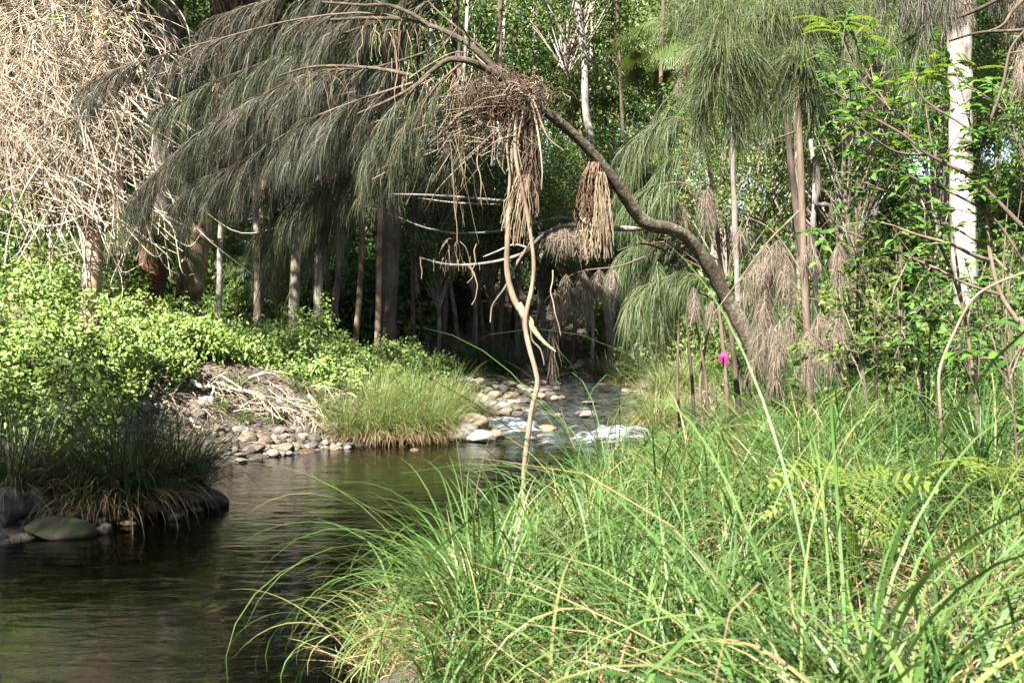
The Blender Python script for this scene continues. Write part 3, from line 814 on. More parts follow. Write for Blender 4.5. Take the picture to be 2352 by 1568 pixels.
b = P(1812, 1010, 12.3)
lt = thing("leaning_sheoak", "dark trunk arching left over the creek from the grassy right bank with drooping grey branches", "tree", (b[0], 12.3, gz(b[0], 12.3)))
G = Geo()
trunk_pts = [(1850, 1090, 12.4), (1800, 940, 12.3), (1735, 805, 12.1), (1672, 690, 11.9), (1625, 605, 11.7), (1580, 548, 11.5), (1540, 526, 11.3), (1492, 516, 11.1), (1462, 490, 11.0), (1425, 435, 10.8), (1372, 365, 10.6), (1310, 302, 10.4), (1240, 246, 10.2), (1165, 182, 10.1)]
p = smooth_path(px_path(trunk_pts), 70)
rad = np.interp(np.linspace(0, 1, 70), [0, .2, .45, .55, .8, 1], [22, 18, 14.5, 15.5, 12, 10.5]) * p[:, 1] / FPX
G.tubes(p[None], rad[None] * (1 + .05 * rng.normal(size=(1, 70))), m=12, wob=.03)
G.build("trunk", M["bark_lean"], lt, smooth=True)

def branch_part(pts, d0, d1, mat="bark_lean", m=7, name="branch"):
    G = Geo(); px_tube(G, pts, None, d0, d1, m=m); return G.build(name, M[mat], lt, smooth=True)
branch_part([(1178, 195, 10.1), (1130, 150, 10.1), (1085, 108, 10.1), (1035, 78, 10.2), (985, 58, 10.3), (930, 45, 10.4), (840, 42, 10.5), (760, 46, 10.7)], 17, 6)
branch_part([(985, 58, 10.3), (940, 30, 10.3), (890, 12, 10.4), (830, 12, 10.6), (740, 5, 10.8)], 11, 6)
branch_part([(1168, 190, 10.1), (1120, 160, 10.0), (1075, 140, 9.9), (1030, 138, 9.9), (990, 165, 9.9), (950, 200, 10.0), (890, 232, 10.1), (820, 262, 10.3)], 20, 5, "bark_lean")
branch_part([(950, 175, 10.0), (880, 160, 10.1), (790, 152, 10.3), (710, 155, 10.5), (640, 175, 10.7)], 10, 4, "bark_lean")
branch_part([(1105, 245, 10.1), (1060, 262, 10.0), (1010, 310, 9.9), (960, 350, 9.9), (900, 378, 10.0), (840, 400, 10.1)], 10, 4, "stick")
branch_part([(1500, 520, 11.1), (1430, 526, 11.0), (1360, 520, 10.8), (1300, 518, 10.7), (1255, 535, 10.6), (1225, 560, 10.5), (1205, 580, 10.4), (1150, 598, 10.4), (1080, 608, 10.4), (1020, 606, 10.4), (965, 592, 10.4)], 14, 4, "bark_grey")
branch_part([(1215, 570, 10.5), (1180, 562, 10.5), (1140, 578, 10.5), (1110, 590, 10.5)], 6, 3, "bark_grey")
branch_part([(1340, 512, 10.8), (1290, 500, 10.8), (1240, 510, 10.9), (1150, 530, 11), (1060, 536, 11), (980, 524, 11), (880, 486, 11), (820, 470, 11)], 8, 3, "bark_grey")
branch_part([(1160, 462, 10.8), (1080, 455, 10.7), (980, 448, 10.7), (870, 446, 10.7)], 7, 4, "bark_grey")
branch_part([(1150, 470, 10.8), (1050, 466, 10.9), (960, 455, 10.9)], 5, 3, "bark_grey")

# drooping grey-green branches: the big weeping mass at the upper left
sprays = [
    # path, twigs, needles, needle length
    ([(1000, 62, 10.4), (850, 30, 10.6), (680, 45, 10.9), (520, 85, 11.3), (360, 130, 11.7), (215, 175, 12.1)], 60, 3200, .28),
    ([(900, 40, 10.5), (780, 80, 10.8), (640, 130, 11.1), (500, 185, 11.4), (380, 240, 11.8)], 70, 4200, .30),
    ([(980, 120, 10.1), (860, 155, 10.4), (720, 165, 10.7), (600, 220, 11.0), (480, 290, 11.4), (380, 370, 11.8), (320, 445, 12.1)], 100, 6000, .32),
    ([(950, 190, 10.0), (840, 225, 10.3), (720, 270, 10.6), (620, 330, 11.0), (520, 390, 11.3), (430, 420, 11.6)], 90, 5600, .34),
    ([(840, 80, 11.2), (720, 120, 11.4), (600, 150, 11.7), (500, 240, 12.0), (430, 330, 12.3)], 60, 3600, .32),
    ([(1000, 160, 9.9), (940, 215, 9.9), (900, 270, 10.0), (870, 320, 10.1)], 34, 1700, .27),
    ([(1060, 145, 9.9), (1000, 200, 9.8), (960, 260, 9.8), (925, 300, 9.9)], 26, 1100, .26),
    ([(1150, 330, 10.6), (1020, 325, 10.7), (900, 345, 10.9), (780, 400, 11.2), (680, 455, 11.5), (590, 540, 11.8)], 80, 4200, .32),
    ([(900, 330, 11.6), (800, 350, 11.8), (720, 430, 12.0), (660, 520, 12.3), (640, 600, 12.5)], 40, 1900, .34),
    ([(900, 20, 10.9), (800, -20, 11.1), (650, -10, 11.3), (520, 30, 11.6)], 40, 2000, .3),
    ([(1120, 120, 10.4), (1010, 30, 10.8), (960, -20, 11.0), (880, -60, 11.2)], 26, 900, .25),
    ([(980, 270, 10.6), (860, 280, 10.9), (740, 330, 11.2), (640, 400, 11.5)], 46, 2400, .32),
    ([(820, 210, 10.9), (700, 240, 11.2), (580, 310, 11.5), (470, 370, 11.9)], 46, 2600, .32),
    ([(1040, 230, 10.1), (980, 280, 10.1), (920, 330, 10.2), (880, 390, 10.3)], 26, 1100, .28),
    ([(860, 400, 11.4), (820, 430, 11.5), (770, 470, 11.7), (740, 560, 11.9)], 26, 1200, .36),
]
for pts, nt_, nn_, nl in sprays:
    Gt, Gn = Geo(), Geo()
    sheoak_branch(Gt, Gn, px_path(pts), .013, nt_, .55, int(nn_ * rng.uniform(.75, 1.1)), nl, bias=(-.35, 0, -.45), t0=.08, droop=.75, w=.0038, ndroop=1.0)
    o = Gt.build("branch", M["bark_dark"], lt)
    f = Gn.build("needle_spray", M["needle_olive" if rng.random() < .45 else "needle"], lt)

# bare sticks raked down to the left from the debris
G = Geo()
for pts, d in [([(1165, 255), (1050, 300), (960, 335), (862, 366)], 6), ([(1150, 270), (1040, 330), (930, 375), (855, 412)], 7), ([(1150, 300), (1080, 360), (1010, 430), (975, 488)], 5), ([(1120, 262), (1000, 300), (900, 350), (840, 420)], 5),
               ([(1090, 275), (1010, 330), (940, 352), (882, 400)], 4), ([(1160, 310), (1095, 340), (1060, 385), (1080, 420)], 4), ([(1130, 300), (1060, 340), (1000, 380), (960, 440)], 4), ([(980, 275), (1040, 330), (1100, 356), (1170, 358), (1225, 352)], 4),
               ([(1060, 60), (1085, 100), (1110, 150), (1128, 210)], 5), ([(1050, 62), (1020, 105), (985, 140)], 4), ([(1092, 128), (1122, 160), (1132, 205), (1125, 235)], 4), ([(940, 180), (985, 150), (1050, 120), (1120, 140), (1190, 180)], 4)]:
    px_tube(G, [(a, b_, 9.95 + .3 * rng.random()) for a, b_ in pts], None, d, d * .4, m=5)
for j in range(34):
    a, bq = 1150 + rng.normal(0, 40), 250 + rng.normal(0, 35)
    L = rng.uniform(80, 260); an = rng.uniform(2.2, 3.1)
    e = (a + L * math.cos(an), bq + L * math.sin(an) * .9)
    px_tube(G, [(a, bq, 10 + rng.normal(0, .2)), ((a + e[0]) / 2 + rng.normal(0, 10), (bq + e[1]) / 2 - rng.uniform(0, 18), 10 + rng.normal(0, .2)), (*e, 10 + rng.normal(0, .3))], None, 3, 1.2, k=8, m=4)
G.build("twig", M["stick"], lt)

# dead strings and stripped needles hanging from the branches
G = Geo()
for x, y0, y1 in [(1045, 300, 560), (1052, 170, 430), (1010, 180, 300), (905, 95, 240), (835, 60, 150), (1110, 250, 330), (965, 590, 640), (1075, 610, 700), (860, 70, 130), (990, 200, 300), (1100, 330, 470), (930, 180, 300), (1095, 560, 650), (1270, 620, 770)]:
    xx = x
    pts = []
    for q in np.linspace(0, 1, 7):
        pts.append((xx, y0 + (y1 - y0) * q, 10.05)); xx += rng.normal(0, 5)
    px_tube(G, pts, None, 4, 2, m=4)
B, D, L = [], [], []
for x, y, n, w, ln_ in [(905, 70, 24, 22, .32), (930, 150, 20, 16, .34), (860, 45, 18, 30, .3), (990, 190, 20, 14, .4), (1045, 175, 60, 20, .75), (1040, 300, 50, 16, .8), (985, 60, 24, 40, .18), (1120, 190, 40, 30, .3), (690, 170, 16, 40, .35), (755, 160, 16, 30, .4), (1040, 560, 20, 10, .28), (1052, 600, 24, 26, .1)]:
    for j in range(n):
        B.append(P(x + rng.normal(0, w), y + rng.normal(0, 8), 10.1 + rng.normal(0, .15))); D.append(rng.normal(0, .35, 3) + [0, 0, -.5]); L.append(ln_ * rng.uniform(.5, 1.3))
needle_strands(G, np.array(B), np.array(D), np.array(L), .005, 1.6, k=6, jitter=.16)
G.build("dead_strand", M["root_pale"], lt)["kind"] = "stuff"

# ---- flood debris caught on the trunk
n = P(1160, 225, 10.0)
nest = thing("flood_debris", "brown tangle of roots and sticks caught on the arching trunk", "debris", n)
def tangle(N, centre, R, length, r, k=10, curl=.35):
    c = np.asarray(centre) + rng.normal(size=(N, 3)) * np.asarray(R)
    d = rand_unit(N); w = rand_unit(N)
    s = np.linspace(-.5, .5, k)
    a = rng.uniform(.5, 2.8, N)[:, None] * s[None]
    L = length * rng.uniform(.4, 1.2, N)
    e = norm(np.cross(d, w))
    pts = c[:, None] + (d[:, None] * np.sin(a)[..., None] + e[:, None] * (1 - np.cos(a))[..., None]) * (L / np.maximum(np.abs(a).max(1), .3))[:, None, None] * .5
    return pts + rng.normal(size=pts.shape) * .008, np.linspace(r, r * .5, k)[None] * rng.uniform(.5, 1.4, (N, 1))
G = Geo()
pts, rr = tangle(520, n, (.18, .12, .095), .34, .0038); G.tubes(pts, rr, m=4)
pts, rr = tangle(160, n + [-.12, 0, -.05], (.15, .1, .06), .26, .0034); G.tubes(pts, rr, m=4)
G.build("root_tangle", M["root"], nest)
G = Geo(); pts, rr = tangle(60, n + [.04, -.06, .05], (.15, .1, .06), .36, .005); G.tubes(pts, rr, m=5)
G.build("stick", M["stick"], nest)
G = Geo()
for j in range(30):
    x, y = 1165 + rng.normal(0, 32), 240 + rng.normal(0, 18); L = rng.uniform(50, 170)
    px_tube(G, [(x, y, 9.95 + rng.normal(0, .1)), (x + rng.normal(0, 8), y + L * .4, 9.95), (x + rng.normal(0, 14), y + L * .75, 9.95), (x + rng.normal(0, 22), y + L, 9.95)], None, 3.5, 1.6, m=4)
for pts in [[(1215, 210), (1235, 300), (1245, 380), (1244, 435)], [(1222, 220), (1245, 285), (1262, 320), (1295, 346)], [(1205, 240), (1190, 330), (1200, 390)], [(1130, 235), (1135, 300), (1128, 380)], [(1185, 240), (1165, 330), (1172, 420), (1160, 480)]]:
    px_tube(G, [(a, c, 9.9) for a, c in pts], None, 7, 3, m=5)
G.build("hanging_root", M["stick"], nest)

def root_bundle(name, label, top, parts):
    t = thing(name, label, "root bundle", P(*top))
    for (x0, y0, x1, y1, n, wx0, wx1, d, mat, nm, wave, Y) in parts:
        G = Geo()
        k = 14
        s = np.linspace(0, 1, k)
        A = np.clip(rng.normal(0, .5, n), -1, 1)
        le = rng.uniform(.55, 1.05, n)
        px = x0 + (x1 - x0) * s[None] * le[:, None] + A[:, None] * (wx0 + (wx1 - wx0) * np.minimum(1, s * 1.6)[None])
        py = y0 + (y1 - y0) * s[None] * le[:, None]
        dep = Y + np.clip(rng.normal(0, .5, n), -1, 1)[:, None] * wx1 * Y / FPX * np.minimum(1, .3 + s[None])
        base = np.array([[P(px[i, j], py[i, j], dep[i, j]) for j in range(k)] for i in range(n)])
        wv = np.cumsum(rng.normal(size=(n, k, 3)), 1) * wave * np.array([1, 1, .4])
        base += wv - wv[:, :1]
        G.tubes(base, np.linspace(d, d * .6, k)[None] * rng.uniform(.6, 1.3, (n, 1)) * .5 * Y / FPX, m=4)
        G.build(nm, M[mat], t)
    return t
root_bundle("hanging_root_bundle", "brown and straw roots hanging under the debris tangle, left of the other bundle", (1205, 260, 10), [
    (1205, 250, 1208, 420, 60, 10, 16, 3.2, "root", "root_strand", .004, 10.0),
    (1222, 330, 1196, 500, 150, 12, 32, 2.6, "root", "root_hair", .009, 10.0),
    (1205, 400, 1186, 560, 90, 16, 34, 2.9, "root_pale", "root_strand", .006, 9.95)])
root_bundle("hanging_root_bundle", "two-toned bundle of rusty and straw roots hanging alone under the bent trunk", (1370, 365, 10.55), [
    (1366, 368, 1356, 445, 110, 14, 22, 5, "root", "root_strand", .004, 10.6),
    (1358, 405, 1350, 530, 240, 18, 27, 2.8, "root", "root_hair", .011, 10.6),
    (1382, 395, 1392, 590, 130, 9, 22, 3.0, "root_pale", "root_strand", .006, 10.5),
    (1352, 500, 1348, 600, 46, 24, 26, 2.6, "root_pale", "root_strand", .012, 10.55)])

# ---- the long hanging vine and the broken stick it twines round
v = P(1195, 1270, 9.5)
vine = thing("hanging_vine", "long thin woody vine hanging from the debris down to the pool edge", "vine", P(1195, 200, 9.95))
G = Geo()
pts = [(1195, 215, 9.95), (1184, 300, 9.9), (1186, 370, 9.9), (1203, 450, 9.85), (1216, 520, 9.85), (1226, 600, 9.8), (1222, 660, 9.8), (1206, 735, 9.76), (1214, 790, 9.72), (1230, 850, 9.7), (1234, 885, 9.7), (1221, 940, 9.65), (1212, 1010, 9.6), (1203, 1080, 9.55), (1202, 1140, 9.5), (1196, 1200, 9.45), (1194, 1280, 9.4)]
pv = smooth_path(px_path(pts), 80)
rv = np.interp(np.linspace(0, 1, 80), [0, .3, .5, .75, 1], [4, 5, 6.2, 5.8, 5]) * 9.7 / FPX * (1 + .12 * vnoise(np.arange(80) * .7, np.zeros(80), 4))
G.tubes(pv[None], rv[None], m=8, wob=.05)
G.build("stem", M["stick"], vine, smooth=True)
G = Geo()
for q in range(40):
    i = rng.integers(58, 78); a = pv[i]
    e = a + np.array([rng.normal(0, .02), rng.normal(0, .02), -rng.uniform(.05, .16)])
    G.tubes(smooth_path([a + rng.normal(0, .008, 3), (a + e) / 2 + rng.normal(0, .015, 3), e], 5)[None], np.linspace(.004, .0015, 5)[None], m=4)
G.build("peeling_bark", M["root_pale"], vine)
stick = thing("broken_branch", "broken branch with a pale split end held in the twist of the vine", "branch", P(1168, 330, 9.9))
G = Geo()
px_tube(G, [(1172, 250, 10.0), (1176, 330, 9.95), (1172, 430, 9.95), (1166, 540, 9.9), (1165, 620, 9.87), (1178, 680, 9.84), (1200, 720, 9.83), (1212, 745, 9.83)], None, 9, 17, m=9)
G.build("stem", M["stick"], stick, smooth=True)
G = Geo()
px_tube(G, [(1190, 698, 9.84), (1213, 738, 9.81), (1232, 765, 9.80), (1252, 788, 9.80), (1276, 807, 9.80)], None, 20, 4, m=7)
px_tube(G, [(1200, 712, 9.81), (1222, 735, 9.79), (1226, 752, 9.79), (1240, 778, 9.79)], None, 7, 2, m=5)
G.build("split_wood", M["wood_split"], stick, smooth=True)
G = Geo()
px_tube(G, [(1218, 745, 9.8), (1222, 780, 9.78), (1240, 800, 9.76), (1248, 825, 9.75), (1250, 838, 9.75)], None, 6, 2, m=5)
G.build("twig", M["stick"], stick)
s2 = thing("snapped_twig", "thin reddish twig slanting down left of the hanging vine", "twig", P(1225, 560, 10))
G = Geo(); px_tube(G, [(1228, 545, 10.0), (1190, 600, 10.0), (1160, 660, 10.0), (1132, 700, 10.05), (1126, 740, 10.05)], None, 9, 3, m=5); G.build("stem", M["twig"], s2)

# ================================================================== RIGHT-HAND SHEOAKS with tassels of green and dead needles
def tassel(G, px, y0, y1, half, Y, n, w=.005, tint=None, lean=0.0, twigs=None, top=.25):
    """weeping tassel: needles start along a hanging twig and droop past each other"""
    H = (y1 - y0) * Y / FPX
    k = 7
    ax = smooth_path([P(px, y0, Y), P(px + lean * .4, y0 + (y1 - y0) * .4, Y), P(px + lean, y1 - (y1 - y0) * .18, Y)], 9)[None]
    (twigs or G).tubes(ax, np.linspace(.009, .003, 9)[None], m=4)
    t = rng.random(n) ** 1.15 * .95
    B, T = along(ax, np.zeros(n, int), t)
    r = half * Y / FPX
    D = norm(T * .5 + rand_unit(n) * np.array([1, 1, .5]) * 1.0)
    L = np.minimum(H * rng.uniform(.18, .55, n), .42) + .05
    sp = r * np.interp(t, [0, .3, 1], [top, .8, 1.0])
    B = B + rand_unit(n) * sp[:, None] * .45
    needle_strands(G, B, D, L, w, 2.2, k=6, tint=tint, jitter=.05)

def burst(G, px, py, rpx, Y, n, L, w=.005, droop=1.1):
    """round bottlebrush head of needles"""
    c = P(px, py, Y); r = rpx * Y / FPX
    B = c + rand_unit(n) * (rng.random(n) ** .5)[:, None] * r * np.array([.8, .8, .45])
    D = norm((B - c) / r + rand_unit(n) * .5 + [0, 0, .35])
    needle_strands(G, B, D, L * rng.uniform(.6, 1.2, n), w, droop, k=6)

Ys = 11.2
b = P(1866, 1000, Ys)
sap = thing("sheoak_sapling", "upright young sheoak with a thin dark trunk and green needle heads on the right bank", "tree", (b[0], Ys, gz(b[0], Ys)))
G = Geo(); px_tube(G, [(1880, 1180), (1868, 1000), (1856, 820), (1846, 600), (1840, 420), (1834, 260), (1824, 100), (1816, -60)], Ys, 22, 12, k=40, m=9, wob=.04); G.build("trunk", M["bark_dark"], sap, smooth=True)
G = Geo()
for pts, d in [([(1836, 150), (1800, 120), (1760, 138), (1720, 125)], 7), ([(1822, 60), (1760, 30), (1690, 40)], 6), ([(1822, 80), (1880, 20), (1940, -10)], 6), ([(1840, 480), (1760, 560), (1700, 640), (1640, 720)], 6), ([(1832, 300), (1780, 320), (1730, 345), (1690, 300)], 5),
               ([(1850, 640), (1800, 560), (1760, 520), (1720, 500)], 6), ([(1846, 500), (1900, 560), (1930, 640), (1940, 700)], 6), ([(1830, 180), (1700, 110), (1600, 105), (1540, 160)], 6)]:
    G = Geo(); px_tube(G, pts, Ys, d, 3, m=5); G.build("branch", M["twig"], sap)
def part(root, mat, name, fn):
    G = Geo(); fn(G); return G.build(name, M[mat], root)
for px, py, r, n, L, yy in [(1665, 118, 66, 1500, .55, Ys - .1), (1640, 215, 60, 700, .5, Ys), (1700, 60, 80, 1200, .5, Ys + .2), (1790, 40, 80, 1300, .5, Ys + .1), (1880, 20, 70, 1100, .45, Ys), (1840, 130, 42, 700, .40, Ys - .2), (1560, 60, 50, 500, .4, Ys + .5), (1625, 0, 70, 700, .5, Ys + .4), (1850, 210, 34, 400, .35, Ys)]:
    part(sap, "needle_green", "needle_head", lambda G: burst(G, px, py, r, yy, n, L))
for px, y0, y1, h, n in [(1612, 150, 370, 42, 700), (1690, 160, 360, 50, 800), (1745, 120, 330, 34, 500), (1865, 60, 330, 26, 500), (1800, 150, 280, 36, 400)]:
    part(sap, "needle_green", "needle_spray", lambda G: tassel(G, px, y0, y1, h, Ys + rng.uniform(-.2, .3), n))

Yr = 13.0
b = P(1690, 900, Yr)
low = thing("low_sheoak", "low young sheoak with yellow green needle sprays behind the leaning trunk", "tree", (b[0], Yr, gz(b[0], Yr)))
G = Geo()
px_tube(G, [(1700, 980), (1684, 800), (1660, 640), (1640, 480), (1622, 340), (1580, 200)], Yr, 14, 6, k=30, m=7); G.build("trunk", M["bark_dark"], low, smooth=True)
for pts, d in [([(1640, 480), (1560, 430), (1500, 400), (1450, 380)], 6), ([(1622, 340), (1560, 300), (1500, 290), (1440, 330)], 6), ([(1660, 640), (1560, 590), (1480, 560), (1420, 575)], 6), ([(1670, 700), (1580, 660), (1510, 640), (1450, 660)], 6), ([(1580, 200), (1530, 230), (1490, 290)], 5), ([(1665, 660), (1600, 600), (1540, 560), (1500, 540)], 5)]:
    G = Geo(); px_tube(G, pts, Yr, d, 3, m=5); G.build("branch", M["bark_dark"], low)

for pts, n, nl in [([(1620, 330), (1560, 270), (1500, 290), (1440, 340)], 1500, .42), ([(1600, 230), (1540, 250), (1490, 330), (1455, 400)], 1500, .42), ([(1640, 460), (1570, 420), (1500, 430), (1440, 470)], 1200, .4), ([(1655, 600), (1570, 560), (1490, 560), (1425, 590)], 1500, .42), ([(1665, 660), (1590, 630), (1520, 640), (1460, 680)], 1400, .42), ([(1600, 560), (1560, 600), (1540, 680), (1520, 740)], 900, .4), ([(1640, 400), (1580, 350), (1530, 380), (1500, 440)], 1000, .4)]:
    Gt, Gn = Geo(), Geo()
    sheoak_branch(Gt, Gn, px_path(pts, Yr + rng.uniform(-.4, .4)), .010, 26, .35, n, nl, bias=(-.2, 0, -.2), droop=.7, w=.0055, ndroop=1.5)
    Gt.build("branch", M["twig"], low); Gn.build("needle_spray", M["needle_green"], low)
for px, y0, y1, h, n, lean in [(1465, 540, 760, 34, 500, 0), (1510, 600, 790, 34, 500, 0), (1560, 580, 740, 40, 450, 5), (1600, 640, 760, 30, 300, 0), (1475, 680, 800, 26, 260, 0), (1620, 420, 560, 26, 300, 0)]:
    part(low, "needle_green", "needle_spray", lambda G: tassel(G, px, y0, y1, h, Yr + rng.uniform(-.5, .5), n, lean=lean))
# dead, bleached tassels: most hang from the sapling, a few from the low tree
for owner, px, y0, y1, h, n, lean, yy in [
        (sap, 1790, 545, 740, 56, 900, -10, Ys - .1), (sap, 1800, 690, 900, 46, 900, -18, Ys - .2), (sap, 1905, 680, 890, 52, 1000, -40, Ys - .2), (sap, 1760, 640, 880, 30, 450, -18, Ys), (sap, 1855, 520, 640, 30, 300, 0, Ys), (sap, 1925, 560, 720, 26, 300, 8, Ys),
        (sap, 1700, 520, 590, 26, 160, -10, Ys), (low, 1628, 430, 555, 16, 200, -4, Yr - .3), (low, 1562, 465, 545, 22, 200, -4, Yr), (low, 1635, 690, 770, 14, 120, -10, Yr), (low, 1560, 400, 450, 20, 120, 0, Yr), (low, 1560, 180, 230, 20, 120, -8, Yr),
        (sap, 1868, 360, 440, 16, 140, -8, Ys + .4), (low, 1590, 660, 760, 22, 200, 0, Yr)]:
    def ragged(G):
        m_ = 2 if h < 27 else 9
        for q in range(m_):
            a_ = rng.normal(0, .5) * h; t0_ = rng.uniform(0, .45) * (y1 - y0) * (m_ > 2); le = rng.uniform(.35, .62) if m_ > 2 else rng.uniform(.6, 1)
            tassel(G, px + a_ * .4 + lean * t0_ / (y1 - y0), y0 + t0_, min(y1 + rng.normal(0, 14), y0 + t0_ + (y1 - y0) * le), h * rng.uniform(.28, .55), yy + rng.normal(0, .12), int(n * 1.7 * rng.uniform(.6, 1.4) / m_), lean=lean * .5 + a_ * .8, w=.0042, top=.5)
    part(owner, "needle_dead", "dead_spray", ragged)
    if h > 40:
        def wisps(G):
            for q in range(4):
                tassel(G, px + rng.normal(0, h * .6), y0 + rng.uniform(-30, 60), y0 + (y1 - y0) * rng.uniform(.5, .9), h * .35, yy + .25, 110, lean=rng.normal(0, 14), w=.0042, top=.6)
        part(owner, "needle_green", "needle_spray", wisps)
# brown fan of dead needles hanging over the riffle, on a branch of the low tree
def fan(G):
    c0 = smooth_path([P(1480, 590, 12.2), P(1420, 612, 12.0), P(1340, 622, 11.8), P(1290, 650, 11.7), P(1268, 720, 11.7)], 14)[None]
    G.tubes(c0, np.linspace(.011, .004, 14)[None], m=4)
    for px, y0, y1, h, n in [(1300, 630, 740, 15, 260), (1340, 622, 740, 20, 340), (1375, 618, 700, 16, 240), (1405, 612, 715, 16, 240), (1275, 665, 780, 7, 90), (1320, 660, 720, 12, 140)]:
        tassel(G, px, y0, y1, h, 11.8, n, w=.0055)
part(low, "needle_dead", "dead_spray", fan)
part(low, "needle_dead", "dead_spray", lambda G: (burst(G, 1300, 545, 40, 12.4, 420, .30, droop=1.6),))
part(low, "needle_dead", "dead_spray", lambda G: (tassel(G, 1268, 760, 885, 4, 11.7, 60),))

# sheoak branches hanging into the top right corner from a tree beside the white trunk
Yc = 15.0
b = P(2420, 900, Yc)
ctr = thing("weeping_sheoak", "sheoak at the right edge whose brown weeping sprays hang before the white trunk", "tree", (b[0], Yc, gz(b[0], Yc)))
G = Geo(); px_tube(G, [(2425, 950), (2420, 500), (2400, 100), (2380, -200)], Yc, 40, 26, k=24, m=9); G.build("trunk", M["bark_dark"], ctr, smooth=True)
for pts in [[(2385, -120), (2300, -60), (2200, -20), (2100, 0)], [(2390, -40), (2330, 20), (2300, 60), (2240, 80)], [(2400, 60), (2340, 70), (2250, 75), (2180, 95)], [(2395, -150), (2200, -100), (2060, -60), (1960, -10)], [(2400, -60), (2250, 20), (2120, 70), (2030, 130)]]:
    G = Geo(); px_tube(G, pts, Yc, 12, 4, m=5); G.build("branch", M["bark_dark"], ctr)
for mat, px, y0, y1, h, n in [("needle", 2180, -30, 75, 40, 900), ("needle", 2125, -30, 110, 36, 800), ("needle_dead", 2215, -30, 60, 40, 600), ("needle", 2080, -20, 60, 36, 500), ("needle_green", 2110, 90, 260, 50, 800), ("needle_dead", 2015, 138, 235, 30, 700), ("needle", 2020, -40, 60, 50, 500), ("needle_green", 1990, -10, 120, 46, 600), ("needle_dead", 2330, -20, 90, 40, 500), ("needle_dead", 2350, 100, 240, 24, 400), ("needle", 2290, -40, 30, 40, 400), ("needle_green", 2050, 60, 190, 40, 500), ("needle_green", 1960, 90, 240, 44, 500), ("needle", 1975, 230, 330, 36, 300)]:
    part(ctr, mat, "dead_spray" if mat == "needle_dead" else "needle_spray", lambda G: tassel(G, px, y0, y1, h, Yc + rng.uniform(-.5, .4), n, w=.006, top=.7))

# bent dead snag and the thin dark stems, one with a pink ribbon
sn = P(1880, 600, 13.5)
snag = thing("bent_snag", "grey crooked dead stem bent sharply beside the sheoak sapling", "dead tree", (sn[0], 13.5, gz(sn[0], 13.5)))
G = Geo()
px_tube(G, [(1876, 900), (1872, 640), (1868, 520), (1872, 420), (1862, 320)], 13.5, 14, 10, m=7, wob=.09)
px_tube(G, [(1868, 372), (1878, 400), (1878, 440), (1874, 468), (1905, 472), (1912, 500)], 13.4, 14, 9, m=7, wob=.09)
G.build("stem", M["bark_grey"], snag, smooth=True)
tw = P(1664, 900, 12.0)
rs = thing("thin_dark_sapling", "thin dark stem under the leaning trunk marked with a pink ribbon", "sapling", (tw[0], 12.0, gz(tw[0], 12.0)))
G = Geo(); px_tube(G, [(1672, 960), (1668, 880), (1660, 790), (1650, 690)], 12.0, 12, 8, k=16, m=6); G.build("stem", M["bark_dark"], rs)
rib = thing("pink_ribbon", "bright pink marking ribbon tied round the thin dark stem", "ribbon", P(1665, 815, 11.95))
m_, nt, nn, ln = new_mat("pink ribbon")
pb = nn("ShaderNodeBsdfPrincipled"); pb.inputs["Base Color"].default_value = (.60, .04, .25, 1); pb.inputs["Roughness"].default_value = .35
tr_ = nn("ShaderNodeBsdfTranslucent"); tr_.inputs["Color"].default_value = (.8, .08, .38, 1)
mxs = nn("ShaderNodeMixShader"); mxs.inputs[0].default_value = .35
ln(pb.outputs[0], mxs.inputs[1]); ln(tr_.outputs[0], mxs.inputs[2])
out = nn("ShaderNodeOutputMaterial"); ln(mxs.outputs[0], out.inputs[0])
G = Geo()
c = P(1665, 812, 12.0); a = np.linspace(0, 6.6, 24)
loop = np.stack([c[0] + .02 * np.cos(a), c[1] + .02 * np.sin(a), c[2] + .004 * a], 1)
G.strips(loop[None], np.full((1, 24), .036), np.array([[0, 0, 1.0]]))
G.build("loop", m_, rib)
for x0, x1, y1 in [(1660, 1655, 832), (1668, 1671, 836)]:
    G = Geo(); q = smooth_path([P(x0, 810, 11.95), P((x0 + x1) / 2 - 3, 818, 11.9), P(x1, y1, 11.92)], 9)
    G.strips(q[None], np.linspace(.04, .05, 9)[None], np.array([[.9, .3, .2]])); G.build("tail", m_, rib)
for i, (x0, x1, yt, Y) in enumerate([(1590, 1575, 720, 12.6), (1556, 1560, 730, 12.9), (1608, 1640, 690, 12.4), (1622, 1598, 740, 12.2)]):
    q = P(x0, 900, Y)
    t_ = thing("thin_dark_sapling", "bare thin dark stem standing left of the pink ribbon", "sapling", (q[0], Y, gz(q[0], Y)), "thin stems left of the ribbon")
    G = Geo(); px_tube(G, [(x0 + 6, 980), (x0, 880), ((x0 + x1) / 2, (yt + 860) / 2), (x1, yt)], Y, 9, 5, k=14, m=5); G.build("stem", M["bark_dark"], t_)
# ================================================================== LEFT BANK: dead vine curtain, lantana
vc = P(120, 620, 18.3)
dv = thing("dead_vine_curtain", "bleached curtain of dead tangled vines hanging over the left bank", "dead vine", (vc[0], 18.3, gz(vc[0], 18.3)))
N = 1500
k = 16
